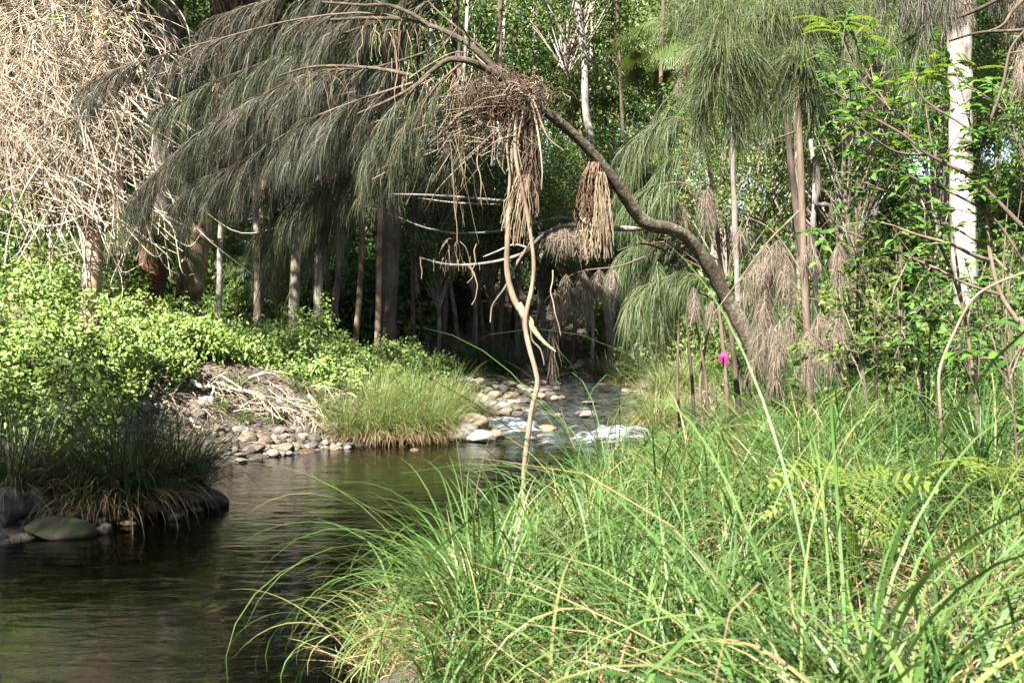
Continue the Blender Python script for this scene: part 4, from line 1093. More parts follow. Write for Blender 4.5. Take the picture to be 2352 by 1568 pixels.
# where the curtain hangs: dense at the top left, thinning to the right and below
px0 = np.concatenate([rng.uniform(-80, 330, 560), rng.uniform(-80, 210, 420)])
py0 = np.concatenate([rng.uniform(-50, 330, 560), rng.uniform(-60, 420, 420)])
keep = (px0 + py0 * .35 < 400)
px0, py0 = px0[keep], py0[keep]
N = len(px0)
Yv = 18.0 + rng.uniform(-.7, 1.3, N)
B = np.array([P(a, c, y) for a, c, y in zip(px0, py0, Yv)])
D = norm(np.stack([rng.normal(.1, .8, N), rng.normal(0, .5, N), rng.normal(.1, .8, N)], 1))
L = rng.uniform(.6, 2.3, N)
s = np.linspace(0, 1, k)[None, :, None]
curl = rng.normal(size=(N, 1, 3)) * 1.5
d = norm(D[:, None] + DOWN * (1.7 * s) + curl * s * (1 - s) * 2 + rng.normal(size=(N, k, 3)) * .12)
pts = B[:, None] + np.cumsum(d, 1) * (L / k)[:, None, None]
zmin = np.array([P(0, 560, 15.6)[2]])
G = Geo().tubes(pts, np.linspace(.0055, .0026, k)[None] * rng.uniform(.5, 1.5, (N, 1)), m=4)
G.build("vine", M["vine_dead"], dv)
# fine twiggy mass
n = 4600
ii = rng.integers(0, N, n)
B2, T2 = along(pts, ii, rng.random(n))
G = Geo()
needle_strands(G, B2, norm(T2 * .6 + rand_unit(n) * .8), rng.uniform(.10, .42, n), .006, .8, k=6, jitter=.14)
m_ = foliage("dead twig", [(0, (.20, .13, .085)), (.5, (.36, .27, .19)), (1, (.50, .41, .31))], .1, rough=.8, warm=(1, 1, 1))
G.build("fine_twig", m_, dv)
# long loops that arch out to the right and down over the dark gap
G = Geo()
for pts_, d0 in [([(120, 120), (250, 190), (330, 260), (385, 350), (420, 420)], 7), ([(60, 300), (140, 420), (180, 520), (200, 640)], 8), ([(250, 200), (300, 300), (310, 420), (350, 560)], 6), ([(270, 240), (340, 290), (430, 345), (470, 360)], 6), ([(280, 200), (350, 230), (410, 260), (440, 300)], 5),
                 ([(20, 380), (90, 470), (120, 560), (115, 640)], 7), ([(180, 300), (150, 420), (90, 520), (40, 600)], 7), ([(300, 180), (270, 330), (250, 450), (300, 590)], 6), ([(0, 440), (80, 420), (160, 450), (250, 520)], 7), ([(220, 180), (330, 330), (330, 480), (290, 560)], 5),
                 ([(0, 480), (110, 520), (220, 480), (290, 440)], 6), ([(130, 330), (60, 430), (20, 540), (10, 620)], 7), ([(230, 420), (300, 470), (350, 480), (385, 490)], 5), ([(330, 180), (350, 260), (350, 330), (340, 380)], 4), ([(240, 60), (330, 110), (260, 180), (180, 200)], 5), ([(300, 0), (330, 70), (380, 100), (360, 180)], 5),
                 ([(340, -40), (400, 10), (430, 60), (440, 130)], 5), ([(255, 350), (300, 380), (345, 395), (420, 395)], 5), ([(60, 150), (190, 290), (230, 420), (260, 560)], 6), ([(10, 250), (160, 350), (270, 420), (330, 540)], 6)]:
    px_tube(G, [(a, c, 17.8 + rng.normal(0, .25)) for a, c in pts_], None, d0 * .8, d0 * .45, m=5)
for j in range(260):
    a, c = rng.uniform(-20, 310), rng.uniform(20, 480)
    Lx, Ly = rng.normal(60, 80), rng.uniform(40, 190)
    px_tube(G, [(a, c, 17.9 + rng.normal(0, .4)), (a + Lx * .5 + rng.normal(0, 25), c + Ly * .35, 17.9), (a + Lx, c + Ly, 17.9 + rng.normal(0, .4)), (a + Lx * 1.2 + rng.normal(0, 35), c + Ly + rng.normal(10, 40), 17.9)], None, 3.4, 1.6, k=14, m=4)
G.build("long_vine", M["vine_dead"], dv)
G = Geo()
n = 130
B = np.array([P(a, c, 17.4) for a, c in zip(np.concatenate([rng.uniform(100, 300, 60), rng.uniform(0, 90, 70)]), np.concatenate([rng.uniform(20, 90, 60), rng.uniform(440, 560, 70)]))])
G.leaves(B, rand_unit(n) + [0, 0, -.3], rand_unit(n) + [0, -.3, .6], .09 * rng.uniform(.6, 1.3, n), .05, fine=False)
G.build("green_leaf", M["lantana"], dv)["kind"] = "stuff"

# ---- lantana: individual rounded bushes with arching stems
def lantana(px, py_top, Y, rx, n, label, group, lift=0.0, leaf=.080):
    c = P(px, py_top, Y)
    n = int(n * 1.9); rx = rx * 1.15
    zg = gz(c[0], Y)
    H = max(c[2] - zg, .45)
    t = thing("lantana_bush", label, "shrub", (c[0], Y, zg), group)
    o = np.array([c[0], Y, zg])
    ns = max(18, int(n / 55))
    tip = rand_unit(ns) * (rng.random(ns) ** .3)[:, None] * np.array([rx, rx * .8, H])
    tip[:, 2] = np.abs(tip[:, 2]) * rng.uniform(.7, 1.02, ns) + lift
    stem = np.stack([smooth_path([o + q * [.15, .15, 0] - [0, 0, .15], o + q * [.5, .5, .75], o + q], 9) for q in tip])
    Geo().tubes(stem, np.linspace(.009, .0035, 9)[None] * np.ones((ns, 1)), m=4).build("stem", M["twig"], t)
    ii = rng.integers(0, ns, n)
    tt = .45 + .55 * rng.random(n) ** .6
    B, T = along(stem, ii, tt)
    side = norm(np.cross(T, rand_unit(n)))
    B = B + side * rng.uniform(0, .15, n)[:, None] + rng.normal(size=(n, 3)) * .05
    D = norm(side * .9 + T * .3 + DOWN * .45)
    Nn = norm(np.array([-.22, -.55, .75]) + rand_unit(n) * .5)
    G = Geo()
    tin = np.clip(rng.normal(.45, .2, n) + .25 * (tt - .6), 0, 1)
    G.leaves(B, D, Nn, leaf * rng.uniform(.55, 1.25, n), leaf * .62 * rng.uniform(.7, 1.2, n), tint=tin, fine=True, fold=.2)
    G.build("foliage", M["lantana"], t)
    if rng.random() < .55:
        nf = 3
        fi = rng.integers(0, n, nf)
        G = Geo()
        for q in fi:
            if tt[q] < .7: continue
            cc = B[q] + [0, -.03, .05]
            G.leaves(np.repeat(cc[None], 7, 0), np.stack([np.cos(np.arange(7) * .9), np.sin(np.arange(7) * .9), np.full(7, .5)], 1), rand_unit(7) * .2 + [0, 0, 1], .020, .014)
        if G.n: G.build("flower", M["flower"], t)
    return t
LG = "lantana bushes covering the left bank"
LL = "bright green lantana bush in the sunlit thicket on the left bank"
named = [
    (40, 520, 15.2, .95, 1500, "tallest lantana bush at the left edge of the picture under the dead vines"),
    (730, 655, 23.0, .8, 900, "lantana bush with upright sprigs in front of the bright pale trunk"),
    (150, 760, 13.0, .65, 1100, "lantana bush hanging lowest over the dark tussock at the left"),
    (800, 770, 22.0, .8, 900, "lantana bush at the right end of the thicket where the bank turns dark"),
    (440, 635, 19.5, .6, 550, "lantana sprig standing up before the leaning tan trunk"),
]
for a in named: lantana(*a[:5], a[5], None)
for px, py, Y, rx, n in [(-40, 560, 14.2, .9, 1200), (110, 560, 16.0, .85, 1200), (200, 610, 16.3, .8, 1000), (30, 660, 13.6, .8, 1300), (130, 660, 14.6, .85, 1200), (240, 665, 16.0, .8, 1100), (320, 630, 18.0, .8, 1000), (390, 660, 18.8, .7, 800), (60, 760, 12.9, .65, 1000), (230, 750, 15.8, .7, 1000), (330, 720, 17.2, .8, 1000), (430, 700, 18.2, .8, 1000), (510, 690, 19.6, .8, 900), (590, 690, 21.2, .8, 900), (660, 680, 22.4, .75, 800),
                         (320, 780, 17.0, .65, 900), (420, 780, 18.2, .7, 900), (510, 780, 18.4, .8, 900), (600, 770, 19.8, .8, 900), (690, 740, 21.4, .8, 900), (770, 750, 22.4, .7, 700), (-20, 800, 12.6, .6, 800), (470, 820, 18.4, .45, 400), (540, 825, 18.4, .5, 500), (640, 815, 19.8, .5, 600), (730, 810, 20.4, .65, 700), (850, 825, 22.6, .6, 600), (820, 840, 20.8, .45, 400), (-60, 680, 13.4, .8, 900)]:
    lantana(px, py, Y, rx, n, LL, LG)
# dark shaded scrub right of the thicket
for px, py, Y, rx, n in [(900, 745, 24.5, .9, 800), (960, 770, 25.0, .8, 700), (1000, 800, 26.0, .7, 600), (930, 820, 23.6, .6, 500), (1010, 845, 27.0, .6, 400)]:
    lantana(px, py, Y, rx, n, "shaded dark shrub between the sunlit thicket and the riffle", "shaded shrubs beside the thicket", leaf=.085)

# ================================================================== RIGHT BANK shrubs
def leafy_stems(name, label, cat, stems, Y, leaf, per_m, mat="shrub", wood="twig", d=1.0, ratio=.5, depth=.35, sub=5, sublen=.35, base_to_ground=True, feather=None):
    """shrub from stems traced root to tip; side twigs carry leaves of their own"""
    f = P(*stems[0][0][0], Y)
    t = thing(name, label, cat, (f[0], Y, gz(f[0], Y)))
    G, Gl = Geo(), Geo()
    for pts, w0, w1 in stems:
        Yo = rng.uniform(-depth, depth) if pts is not stems[0][0] else 0
        pp = px_path([(a, c, Y + Yo * min(1, q / 2)) for q, (a, c) in enumerate(pts)])
        if base_to_ground and pts is stems[0][0]:
            pp.insert(0, np.array([pp[0][0] + .05, Y, gz(pp[0][0], Y) - .15]))
        path = smooth_path(pp, 8 * len(pp))[None]
        kk = path.shape[1]
        G.tubes(path, np.linspace(w0, w1, kk)[None] * .5 * Y / FPX, m=6, wob=.06)
        Lm = np.linalg.norm(np.diff(path[0], axis=0), axis=1).sum()
        ntw = max(2, int(sub * Lm))
        B, T = along(path, np.zeros(ntw, int), .2 + .8 * rng.random(ntw))
        D = norm(T * .7 + rand_unit(ntw) * .9 + [0, 0, .25])
        tw = bend(B, D, sublen * rng.uniform(.4, 1.3, ntw), 7, .35, .05)
        G.tubes(tw, np.linspace(.004, .0016, 7)[None] * np.ones((ntw, 1)), m=4)
        nl = int(per_m * (ntw * sublen))
        ii = rng.integers(0, ntw, nl)
        B, T = along(tw, ii, rng.uniform(.1, 1, nl))
        sd = norm(np.cross(T, np.array([0, 0, 1.0]) + rand_unit(nl) * .5)) * rng.choice([-1, 1], nl)[:, None]
        Gl.leaves(B, sd * .9 + T * .6 + DOWN * .15, np.array([0, -.1, 1.0]) + rand_unit(nl) * .5, leaf * rng.uniform(.5, 1.2, nl), leaf * ratio * rng.uniform(.8, 1.15, nl), fine=True, fold=.15)
    G.build("stem", M[wood], t, smooth=True)
    Gl.build("foliage", M[mat], t)
    return t
Yb = 6.6
shrub_stems = [
    ([(2352, 780), (2335, 735), (2301, 682), (2281, 618), (2268, 537), (2262, 470), (2240, 400), (2234, 312), (2197, 168)], 15, 4),
    ([(2345, 517), (2234, 410), (2133, 356), (2073, 309), (1979, 255), (1874, 181)], 12, 3),
    ([(2133, 356), (2106, 346), (2046, 255), (1985, 191), (1955, 141), (1928, 74)], 8, 3),
    ([(2046, 255), (2032, 232), (1979, 144), (1965, 74)], 6, 3),
    ([(2234, 410), (2257, 329), (2301, 202), (2321, 114), (2362, 60)], 9, 4),
    ([(2260, 330), (2214, 289), (2130, 235), (2096, 188)], 8, 3),
    ([(2133, 356), (2059, 349), (1992, 306), (1962, 276)], 6, 2),
    ([(2271, 598), (2231, 584), (2184, 561), (2100, 537), (2049, 517)], 11, 4),
    ([(2301, 678), (2217, 651), (2153, 618), (2066, 581), (1932, 530), (1864, 540)], 8, 3),
    ([(2352, 600), (2280, 500), (2180, 440), (2080, 400), (1960, 330)], 8, 3),
    ([(2380, 420), (2340, 330), (2300, 250), (2200, 180)], 8, 3),
    ([(2330, 640), (2250, 560), (2150, 500), (2040, 440), (1950, 430)], 7, 3),
]
leafy_stems("leafy_shrub", "tall open shrub with fresh green oval leaves arching in from the right edge", "shrub", shrub_stems, Yb, .075, 34, sub=8, sublen=.36)
q = P(2160, 947, 6.2)
ps = thing("bowed_stem", "pale bare stem bowing up to the right in front of the dark shrub leaves", "stem", (q[0], 6.2, gz(q[0], 6.2)))
G = Geo(); px_tube(G, [(2166, 1080), (2160, 947), (2158, 853), (2194, 759), (2234, 688), (2288, 651), (2375, 618)], 6.2, 8.5, 5.5, k=40, m=7); G.build("stem", M["stick"], ps, smooth=True)
# feathery yellow-green tips of a wattle
q = P(2060, 900, 7.2)
wt = thing("feathery_wattle", "thin wattle with yellow green feathery leaves at its tips", "shrub", (q[0], 7.2, gz(q[0], 7.2)))
G = Geo()
px_tube(G, [(2250, 1000), (2210, 700), (2120, 480), (2040, 330), (1975, 180), (1928, 60)], 7.2, 9, 3, k=40, m=6)
px_tube(G, [(2210, 700), (2180, 480), (2140, 330), (2120, 200)], 7.2, 6, 3, m=5)
G.build("stem", M["twig"], wt)
def pinnate(G, base, d, L, npair, leaflet, up=np.array([0, 0, 1.0]), ratio=.3):
    ax = bend(base[None], norm(d)[None], np.array([L]), 10, .35)
    G.tubes(ax, np.linspace(.0028, .001, 10)[None], m=3, tint=.4)
    t = np.linspace(.12, .98, npair)
    for sgn in (-1, 1):
        B, T = along(ax, np.zeros(npair, int), t)
        sd = norm(np.cross(T, up)) * sgn
        G.leaves(B, sd * .8 + T * .6 + DOWN * .1, np.repeat(up[None], npair, 0), leaflet * np.interp(t, [0, .3, 1], [.7, 1, .55]), leaflet * ratio)
for (x, y, n, Ll) in [(1928, 60, 9, .26), (1965, 74, 7, .24), (2000, 250, 5, .2), (2100, 190, 7, .24), (2130, 180, 6, .24), (2230, 165, 6, .24), (1990, 300, 6, .22), (2060, 330, 6, .2), (2130, 370, 5, .2)]:
    G = Geo()
    for j in range(n):
        az = rng.uniform(0, 6.28); d = np.array([math.cos(az), math.sin(az) * .6, rng.uniform(-.1, .7)])
        pinnate(G, P(x + rng.normal(0, 8), y + rng.normal(0, 8), 7.2), d, Ll * rng.uniform(.7, 1.15), 13, .055)
    G.build("frond", M["feather"], wt)
# broad leaves close to the right edge
leafy_stems("broad_leaved_sprig", "sprig of large pale green leaves beside the right edge above the grass", "shrub", [([(2330, 960), (2318, 860), (2300, 770)], 6, 3), ([(2320, 870), (2345, 800), (2360, 740)], 5, 2), ([(2318, 880), (2280, 830), (2262, 820)], 5, 2)], 5.6, .13, 13, sub=7, sublen=.2, ratio=.55)
for i, (x, y0, Y, lab) in enumerate([(2010, 640, 9.5, "dark green leafy bush right of the dead tassels"), (2130, 700, 9.0, "leafy bush in the middle of the right bank scrub"), (2240, 720, 10.5, "leafy bush in front of the foot of the white trunk"), (2070, 480, 12.5, "twiggy bush behind the arching shrub branches"), (2330, 600, 11.0, "leafy bush at the right edge behind the dark shrub trunk"), (2180, 560, 13.5, "leafy bush left of the white trunk"), (1960, 560, 14.0, "loose leafy bush right of the sheoak sapling"), (1720, 650, 14.5, "bright leafy bush behind the leaning trunk"), (2290, 430, 15.0, "tall leafy bush right of the white trunk"), (1960, 400, 17.0, "tall leafy bush behind the sheoak sapling")]):
    st = []
    for j in range(7):
        a = rng.normal(0, 45); h = rng.uniform(.5, 1.0)
        yb = 940 if Y < 12 else 900
        st.append(([(x + a * .3, yb), (x + a * .7, yb - (yb - y0) * h * .55), (x + a * 1.4, yb - (yb - y0) * h)], 7, 2))
    leafy_stems("bank_shrub", lab, "shrub", st, Y, .085 if i < 3 else .075, 26, mat="shrub" if i % 3 else "broad_light", sub=5.5, sublen=.42, depth=.5, ratio=.52)
# small understorey plants fill the right bank behind the grass
for j in range(34):
    x, Y = rng.uniform(2.6, 13), rng.uniform(13.5, 24)
    if x < np.interp(Y, Y_R, X_R) + 1.3: continue
    v = rng.integers(0, 3)
    b_ = thing("bank_undergrowth", "low leafy shrub filling the right bank behind the grass", "shrub", (x, Y, gz(x, Y)), "low shrubs on the right bank")
    inst("stem", BUSH[v][0], b_); inst("foliage", BUSH[v][1], b_)
    s_ = rng.uniform(.5, .95); b_.scale = (s_, s_, s_ * rng.uniform(.8, 1.5)); b_.rotation_euler = (0, 0, rng.uniform(0, 6.28))
# stiff strap plant
q = hit(2045, 930, 6)
sp = thing("strap_leaved_plant", "stiff green strap leaved plant fanning out behind the grass", "plant", (q[0], q[1], gz(q[0], q[1])))
for j in range(26):
    az = rng.uniform(-.2, 1.6); el = rng.uniform(.3, 1.2)
    d = np.array([math.cos(az) * math.cos(el), -.25 + .4 * rng.random(), math.sin(el)])
    pt = bend(q[None], norm(d)[None], np.array([rng.uniform(.6, 1.0)]), 8, .25)
    G = Geo(); G.strips(pt, np.interp(np.linspace(0, 1, 8), [0, .4, 1], [.02, .024, .004])[None], norm(np.cross(d, [0.2, -1, .3]))[None]); G.build("leaf", M["grass"], sp)
# ================================================================== STONES
import bmesh
def stone_mesh(seed, sub, angular, flat):
    bm = bmesh.new()
    bmesh.ops.create_icosphere(bm, subdivisions=sub, radius=1.0)
    r = np.random.default_rng(seed)
    v = np.array([x.co[:] for x in bm.verts])
    planes = norm(r.normal(size=(angular, 3)) * [1, 1, .8])
    dist = r.uniform(.55, .88, angular)
    for _ in range(2):
        for pl, dd in zip(planes, dist):
            s = v @ pl
            v = v - np.clip(s - dd, 0, None)[:, None] * pl * .85
    ph = r.uniform(0, 6, (4, 3)); fr = r.uniform(1.2, 2.6, (4, 3))
    bump = sum(np.sin(v @ f + p.sum()) for f, p in zip(fr, ph)) * .045
    v = v * (1 + bump)[:, None] * np.array([1, 1, flat])
    v /= np.abs(v).max(0)
    for x, c in zip(bm.verts, v): x.co = c
    me = bpy.data.meshes.new("stone")
    bm.to_mesh(me); bm.free()
    me.polygons.foreach_set("use_smooth", np.ones(len(me.polygons), bool))
    return me
STONE = [stone_mesh(40 + i, 3, a, 1) for i, a in enumerate([6, 9, 14, 7, 18, 10, 22, 12])]
SMALL = [stone_mesh(70 + i, 2, a, 1) for i, a in enumerate([6, 10, 14, 8, 12, 18])]
SMAT = {}
def stone(px, py, w, h, mat="rock", label=None, group=None, v=None, tilt=0.0, name="stone", depth=.8, sink=.18):
    """stone w by h pixels centred there; it rests where its lower edge meets ground or water"""
    q = hit(px, py + h * .5, 3)
    Y = q[1]
    W, H = w * Y / FPX * .5, h * Y / FPX * .5
    D = max(W * depth, H * .8)
    Yc = Y + D * .75
    k = Yc / Y
    H = H * k / (1 - sink); W = W * k
    key = (v if v is not None else rng.integers(0, 8 if w > 30 else 6), mat, w > 30)
    if key not in SMAT:
        me = (STONE if w > 30 else SMALL)[key[0]].copy()
        me.materials.append(M[mat]); SMAT[key] = me
    c = P(px, py, Yc)
    o = inst(name, SMAT[key], None, (c[0], Yc, c[2] - H * sink), (rng.normal(0, .08), tilt, rng.uniform(-.5, .5) if v is None else 0), (W, D, H))
    return tag(o, label, "rock", group)

for a in [
    (445, 1142, 165, 60, "rock_grey", "smooth dark grey boulder at the right foot of the dark tussock", 0, .10),
    (82, 1160, 92, 84, "rock_grey", "round dark boulder in deep shade left of the mossy rock", 1, 0),
    (10, 1165, 84, 96, "rock_grey", "dark boulder cut by the left edge of the picture", 5, 0),
    (130, 1214, 186, 56, "rock_moss", "low mossy brown rock in the shaded water at the left", 3, .04),
    (240, 1213, 44, 26, "rock_tan", "small brown stone at the right end of the mossy rock", 2, .1),
    (292, 1202, 44, 14, "rock_wet", "flat wet stone just breaking the water right of the mossy rock", 0, 0),
    (200, 1187, 60, 30, "rock_grey", "dark stone under the tussock behind the mossy rock", 4, 0),
    (1078, 967, 92, 40, "rock_tan", "brown rounded boulder behind the pale boulder beside the riffle", 3, 0),
    (1068, 992, 78, 42, "rock_pale", "pale faceted boulder at the left foot of the riffle", 2, 0),
    (1108, 998, 80, 32, "rock_pale", "pale wedge of rock in front of the brown boulder", 4, .12),
    (1140, 999, 42, 28, "rock_tan", "small tan end stone of the pale boulder group", 0, 0),
    (1350, 951, 40, 20, "rock_pale", "single pale stone standing out of the middle of the riffle", 6, .12),
    (1198, 990, 62, 15, "rock_wet", "dark wet stone in the white water", 0, 0),
    (1256, 982, 48, 14, "rock_wet", "orange brown wet stone right of the vine in the white water", 3, 0),
    (1245, 1000, 34, 9, "rock_wet", "reddish wet stone under the lower sill of the riffle", 1, 0),
    (1283, 952, 26, 12, "rock_wet", "small wet stone breaking the upper sill of the riffle", 2, 0),
    (1350, 925, 40, 9, "rock_tan", "orange stone under thin water in the upper riffle", 0, 0),
    (1380, 1007, 26, 10, "rock_wet", "wet stone at the right end of the lower sill", 5, 0),
    (1290, 1187, 116, 56, "rock_pale", "pale stone at the near right edge of the pool under the grass", 3, 0),
    (1172, 1254, 140, 46, "rock_tan", "reddish brown flat rock where the hanging vine ends", 0, 0),
    (1330, 1240, 70, 30, "rock", "brown stone half hidden in grass right of the vine", 1, 0),
    (1268, 847, 36, 22, "rock_pale", "pale boulder at the far bend of the creek", 6, 0),
    (1222, 856, 20, 10, "rock_tan", "orange stone left of the far pale boulder", 1, 0),
    (1325, 842, 44, 18, "rock_pale", "sunlit flat rock on the far bank of the bend", 2, 0),
    (1438, 899, 34, 16, "rock_tan", "brown stone at the right edge of the upper riffle", 0, 0),
    (1488, 888, 34, 18, "rock_pale", "pale stone under the right bank tussock beside the riffle", 3, 0),
    (772, 989, 46, 42, "rock_grey", "dark grey round boulder at the grass end of the stone spit", 0, 0),
    (478, 926, 54, 36, "rock_pale", "big bright boulder above the spit under the lantana", 1, .2),
    (440, 940, 50, 40, "rock_tan", "tan boulder left of the big bright boulder", 3, 0),
    (645, 921, 26, 26, "rock_pale", "pale upright stone among the dead roots", 2, 0),
    (330, 938, 40, 40, "rock", "brown boulder above the dark tussock", 5, 0),
    (552, 1057, 34, 12, "rock_pale", "pale flat stone alone in the water before the spit", 0, 0),
    (952, 1031, 24, 7, "rock_wet", "small wet stone alone in the pool before the grass bank", 0, 0),
    (250, 930, 36, 30, "rock_tan", "tan stone between lantana and dark tussock", 4, 0)]:
    stone(*a[:5], label=a[5], v=a[6], tilt=a[7])
sg = "stones of the gravel spit"
for cx, cy_, w, h, mt in [(1190, 850, 80, 80, "rock_pale"), (1370, 870, 110, 60, "rock"), (1340, 935, 170, 95, "rock"), (1240, 905, 110, 85, "rock"), (990, 850, 130, 90, "rock_pale"), (930, 910, 85, 80, "rock_pale"), (660, 910, 210, 150, "rock_tan"), (570, 835, 220, 70, "rock_pale"), (840, 940, 175, 95, "rock_tan"), (730, 1030, 240, 80, "rock"), (400, 960, 220, 95, "rock"), (530, 1010, 90, 60, "rock"), (350, 1060, 95, 70, "rock_pale"), (440, 1030, 105, 45, "rock"), (440, 1080, 95, 50, "rock"), (680, 1070, 140, 70, "rock"), (570, 1105, 140, 50, "rock"), (910, 1080, 155, 80, "rock"), (1050, 1020, 190, 90, "rock_tan"), (1020, 1085, 70, 60, "rock"), (1085, 1080, 80, 50, "rock_pale"), (1170, 1010, 100, 60, "rock"), (1260, 1070, 200, 30, "rock_wet"), (1710, 995, 140, 50, "rock"), (1690, 1020, 80, 40, "rock_pale"), (1580, 1030, 130, 40, "rock_tan"), (1330, 1000, 110, 70, "rock"), (1600, 985, 65, 42, "rock_pale"), (1460, 970, 85, 70, "rock"), (800, 985, 110, 70, "rock_tan"), (640, 765, 110, 55, "rock_pale"), (760, 795, 90, 45, "rock_pale"), (1130, 815, 90, 55, "rock"), (340, 830, 180, 110, "rock"), (280, 1100, 150, 80, "rock"), (1450, 895, 80, 45, "rock_grey"), (870, 1010, 80, 50, "rock_pale"), (940, 1020, 70, 40, "rock"), (480, 900, 110, 50, "rock_pale"), (520, 960, 100, 80, "rock"), (780, 900, 80, 60, "rock_tan"), (1100, 940, 110, 50, "rock"), (1520, 990, 90, 40, "rock_tan"), (1460, 1020, 60, 30, "rock_pale"), (1290, 1010, 90, 50, "rock"), (1200, 960, 90, 40, "rock"), (960, 960, 110, 50, "rock_tan"), (640, 840, 100, 70, "rock_pale"), (1100, 850, 90, 50, "rock"), (220, 980, 130, 70, "rock")]:
    stone(423 + cx * .222, 800 + cy_ * .222, w * .245, h * .25, mt, "rounded creek stone in the sunlit gravel spit on the left bank", sg, tilt=rng.normal(0, .12))
for j in range(120):
    px, py = rng.uniform(480, 830), rng.uniform(985, 1048)
    if py > 1048 - abs(px - 600) * .12 or (px > 800): continue
    w = rng.uniform(10, 24)
    stone(px, py, w, w * rng.uniform(.45, .7), rng.choice(["rock", "rock", "rock_grey", "rock_tan"]), "pebble wedged between the bigger stones of the gravel spit", "pebbles of the gravel spit", name="pebble")
cb = "stones of the cobble bar"
for cx, cy_, w, h, mt in [(530, 550, 115, 70, "rock"), (440, 560, 95, 50, "rock_tan"), (760, 545, 115, 65, "rock_tan"), (870, 570, 110, 50, "rock"), (690, 590, 160, 85, "rock_grey"), (850, 610, 105, 55, "rock_grey"), (960, 592, 85, 38, "rock_pale"), (610, 640, 135, 65, "rock_tan"), (770, 650, 145, 78, "rock_tan"), (520, 690, 155, 75, "rock_pale"), (565, 735, 180, 70, "rock_pale"), (680, 700, 110, 55, "rock"), (790, 705, 160, 45, "rock"), (700, 750, 150, 70, "rock_pale"), (820, 770, 95, 38, "rock_tan"), (720, 805, 170, 75, "rock"), (910, 697, 130, 55, "rock"), (1030, 650, 150, 60, "rock"), (930, 642, 95, 48, "rock_grey"), (1155, 645, 120, 60, "rock"), (1190, 668, 90, 40, "rock_tan"), (1260, 665, 80, 40, "rock_tan"), (560, 600, 90, 50, "rock_grey"), (640, 560, 80, 50, "rock_grey"), (1960, 612, 50, 30, "rock_pale"), (2080, 560, 115, 60, "rock"), (2040, 630, 110, 40, "rock"), (480, 640, 90, 40, "rock"), (640, 760, 90, 50, "rock"), (1060, 600, 90, 40, "rock")]:
    stone(988 + cx * .24, 752.6 + cy_ * .24, w * .28, h * .29, mt, "rounded stone on the cobble bar left of the riffle", cb)
for j in range(110):
    px, py = rng.uniform(1060, 1290), rng.uniform(850, 905)
    if py < 850 + (px - 1060) * .08: continue
    w = rng.uniform(10, 26)
    stone(px, py, w, w * rng.uniform(.4, .6), rng.choice(["rock", "rock_grey", "rock_tan"]), "small shaded stone on the dark far end of the cobble bar", "shaded stones upstream")
for j in range(4):
    x, Y = rng.uniform(.6, 3.0), rng.uniform(20, 31)
    w = rng.uniform(.10, .26)
    o = inst("stone", SMALL[j % 6].copy() if j < 6 else bpy.data.objects["riffle_stone" + ("" if j % 6 == 0 else ".%03d" % (j % 6))].data, None, (x, Y, float(water_level(Y)) + rng.uniform(-.09, .02)), (0, 0, rng.uniform(0, 3)), (w, w * .8, w * .5))
    o.name = "riffle_stone"
    if j < 6: o.data.materials.append(M["rock_wet"])
    tag(o, "wet stone just breaking the water of the upper riffle", "rock", "wet stones in the riffle")
for j in range(46):
    px, py = rng.uniform(185, 470), rng.uniform(895, 968)
    w = rng.uniform(14, 40)
    stone(px, py, w, w * rng.uniform(.5, .8), rng.choice(["rock", "rock_tan", "rock", "rock_pale"]), "brown stone lying among dead roots above the dark tussock", "stones above the dark tussock")
for j in range(34):
    px = rng.uniform(0, 480); py = 1240 - px * .14 + rng.uniform(-50, 4)
    w = rng.uniform(16, 46)
    stone(px, py, w, w * rng.uniform(.4, .65), rng.choice(["rock_grey", "rock_grey", "rock_moss"]), "dark stone in the shade along the foot of the dark tussocks", "dark stones under the tussocks")
# stones on the creek bed, seen through the water
for j in range(60):
    Y = rng.uniform(6, 17.2); xl, xr = np.interp(Y, Y_L, X_L), np.interp(Y, Y_R, X_R)
    x = rng.uniform(xl + .1, xr - .1); w = rng.uniform(.06, .26)
    key = (int(rng.integers(0, 6)), "bed", False)
    if key not in SMAT:
        me = SMALL[key[0]].copy(); me.materials.append(M["rock_tan" if key[0] % 2 else "rock"]); SMAT[key] = me
    tag(inst("bed_stone", SMAT[key], None, (x, Y, min(gz(x, Y) + w * .15, -.03 - w * .55)), (0, 0, rng.uniform(0, 3)), (w, w * .8, w * .5)), "rounded stone lying under water on the creek bed", "rock", "stones on the creek bed")

# ================================================================== DEAD ROOTS, TWIGS, LITTER on the left bank
def dead_branch(pts, d0, label, group=None, mat="vine_dead", lift=.12, name="dead_branch"):
    out = []
    for px, py in pts:
        q = hit(px, py, 8); out.append(q + [0, -.1, lift * rng.uniform(.5, 1.3)])
    t = thing(name, label, "branch", out[0], group)
    p = smooth_path(out, 6 * len(out))
    p = p + np.cumsum(rng.normal(size=p.shape) * .006, 0)
    G = Geo()
    G.tubes(p[None], np.linspace(d0, d0 * .35, len(p))[None] * .5 * out[0][1] / FPX, m=5, wob=.08)
    G.build("stem", M[mat], t, smooth=True)
    G = Geo()
    B, T = along(p[None], np.zeros(6, int), rng.uniform(.2, .95, 6))
    tw = bend(B, norm(T + rand_unit(6) * .8), rng.uniform(.15, .5, 6), 7, .3, .12)
    G.tubes(tw, np.linspace(.008, .003, 7)[None] * np.ones((6, 1)), m=4)
    G.build("twig", M[mat], t)
    return t
dead_branch([(512, 895), (548, 908), (585, 925), (615, 950), (640, 975)], 13, "thickest bleached root running down the bank to the spit")
dead_branch([(508, 880), (560, 915), (612, 940), (652, 985)], 6, "straight thin pole lying beside the thickest bleached root")
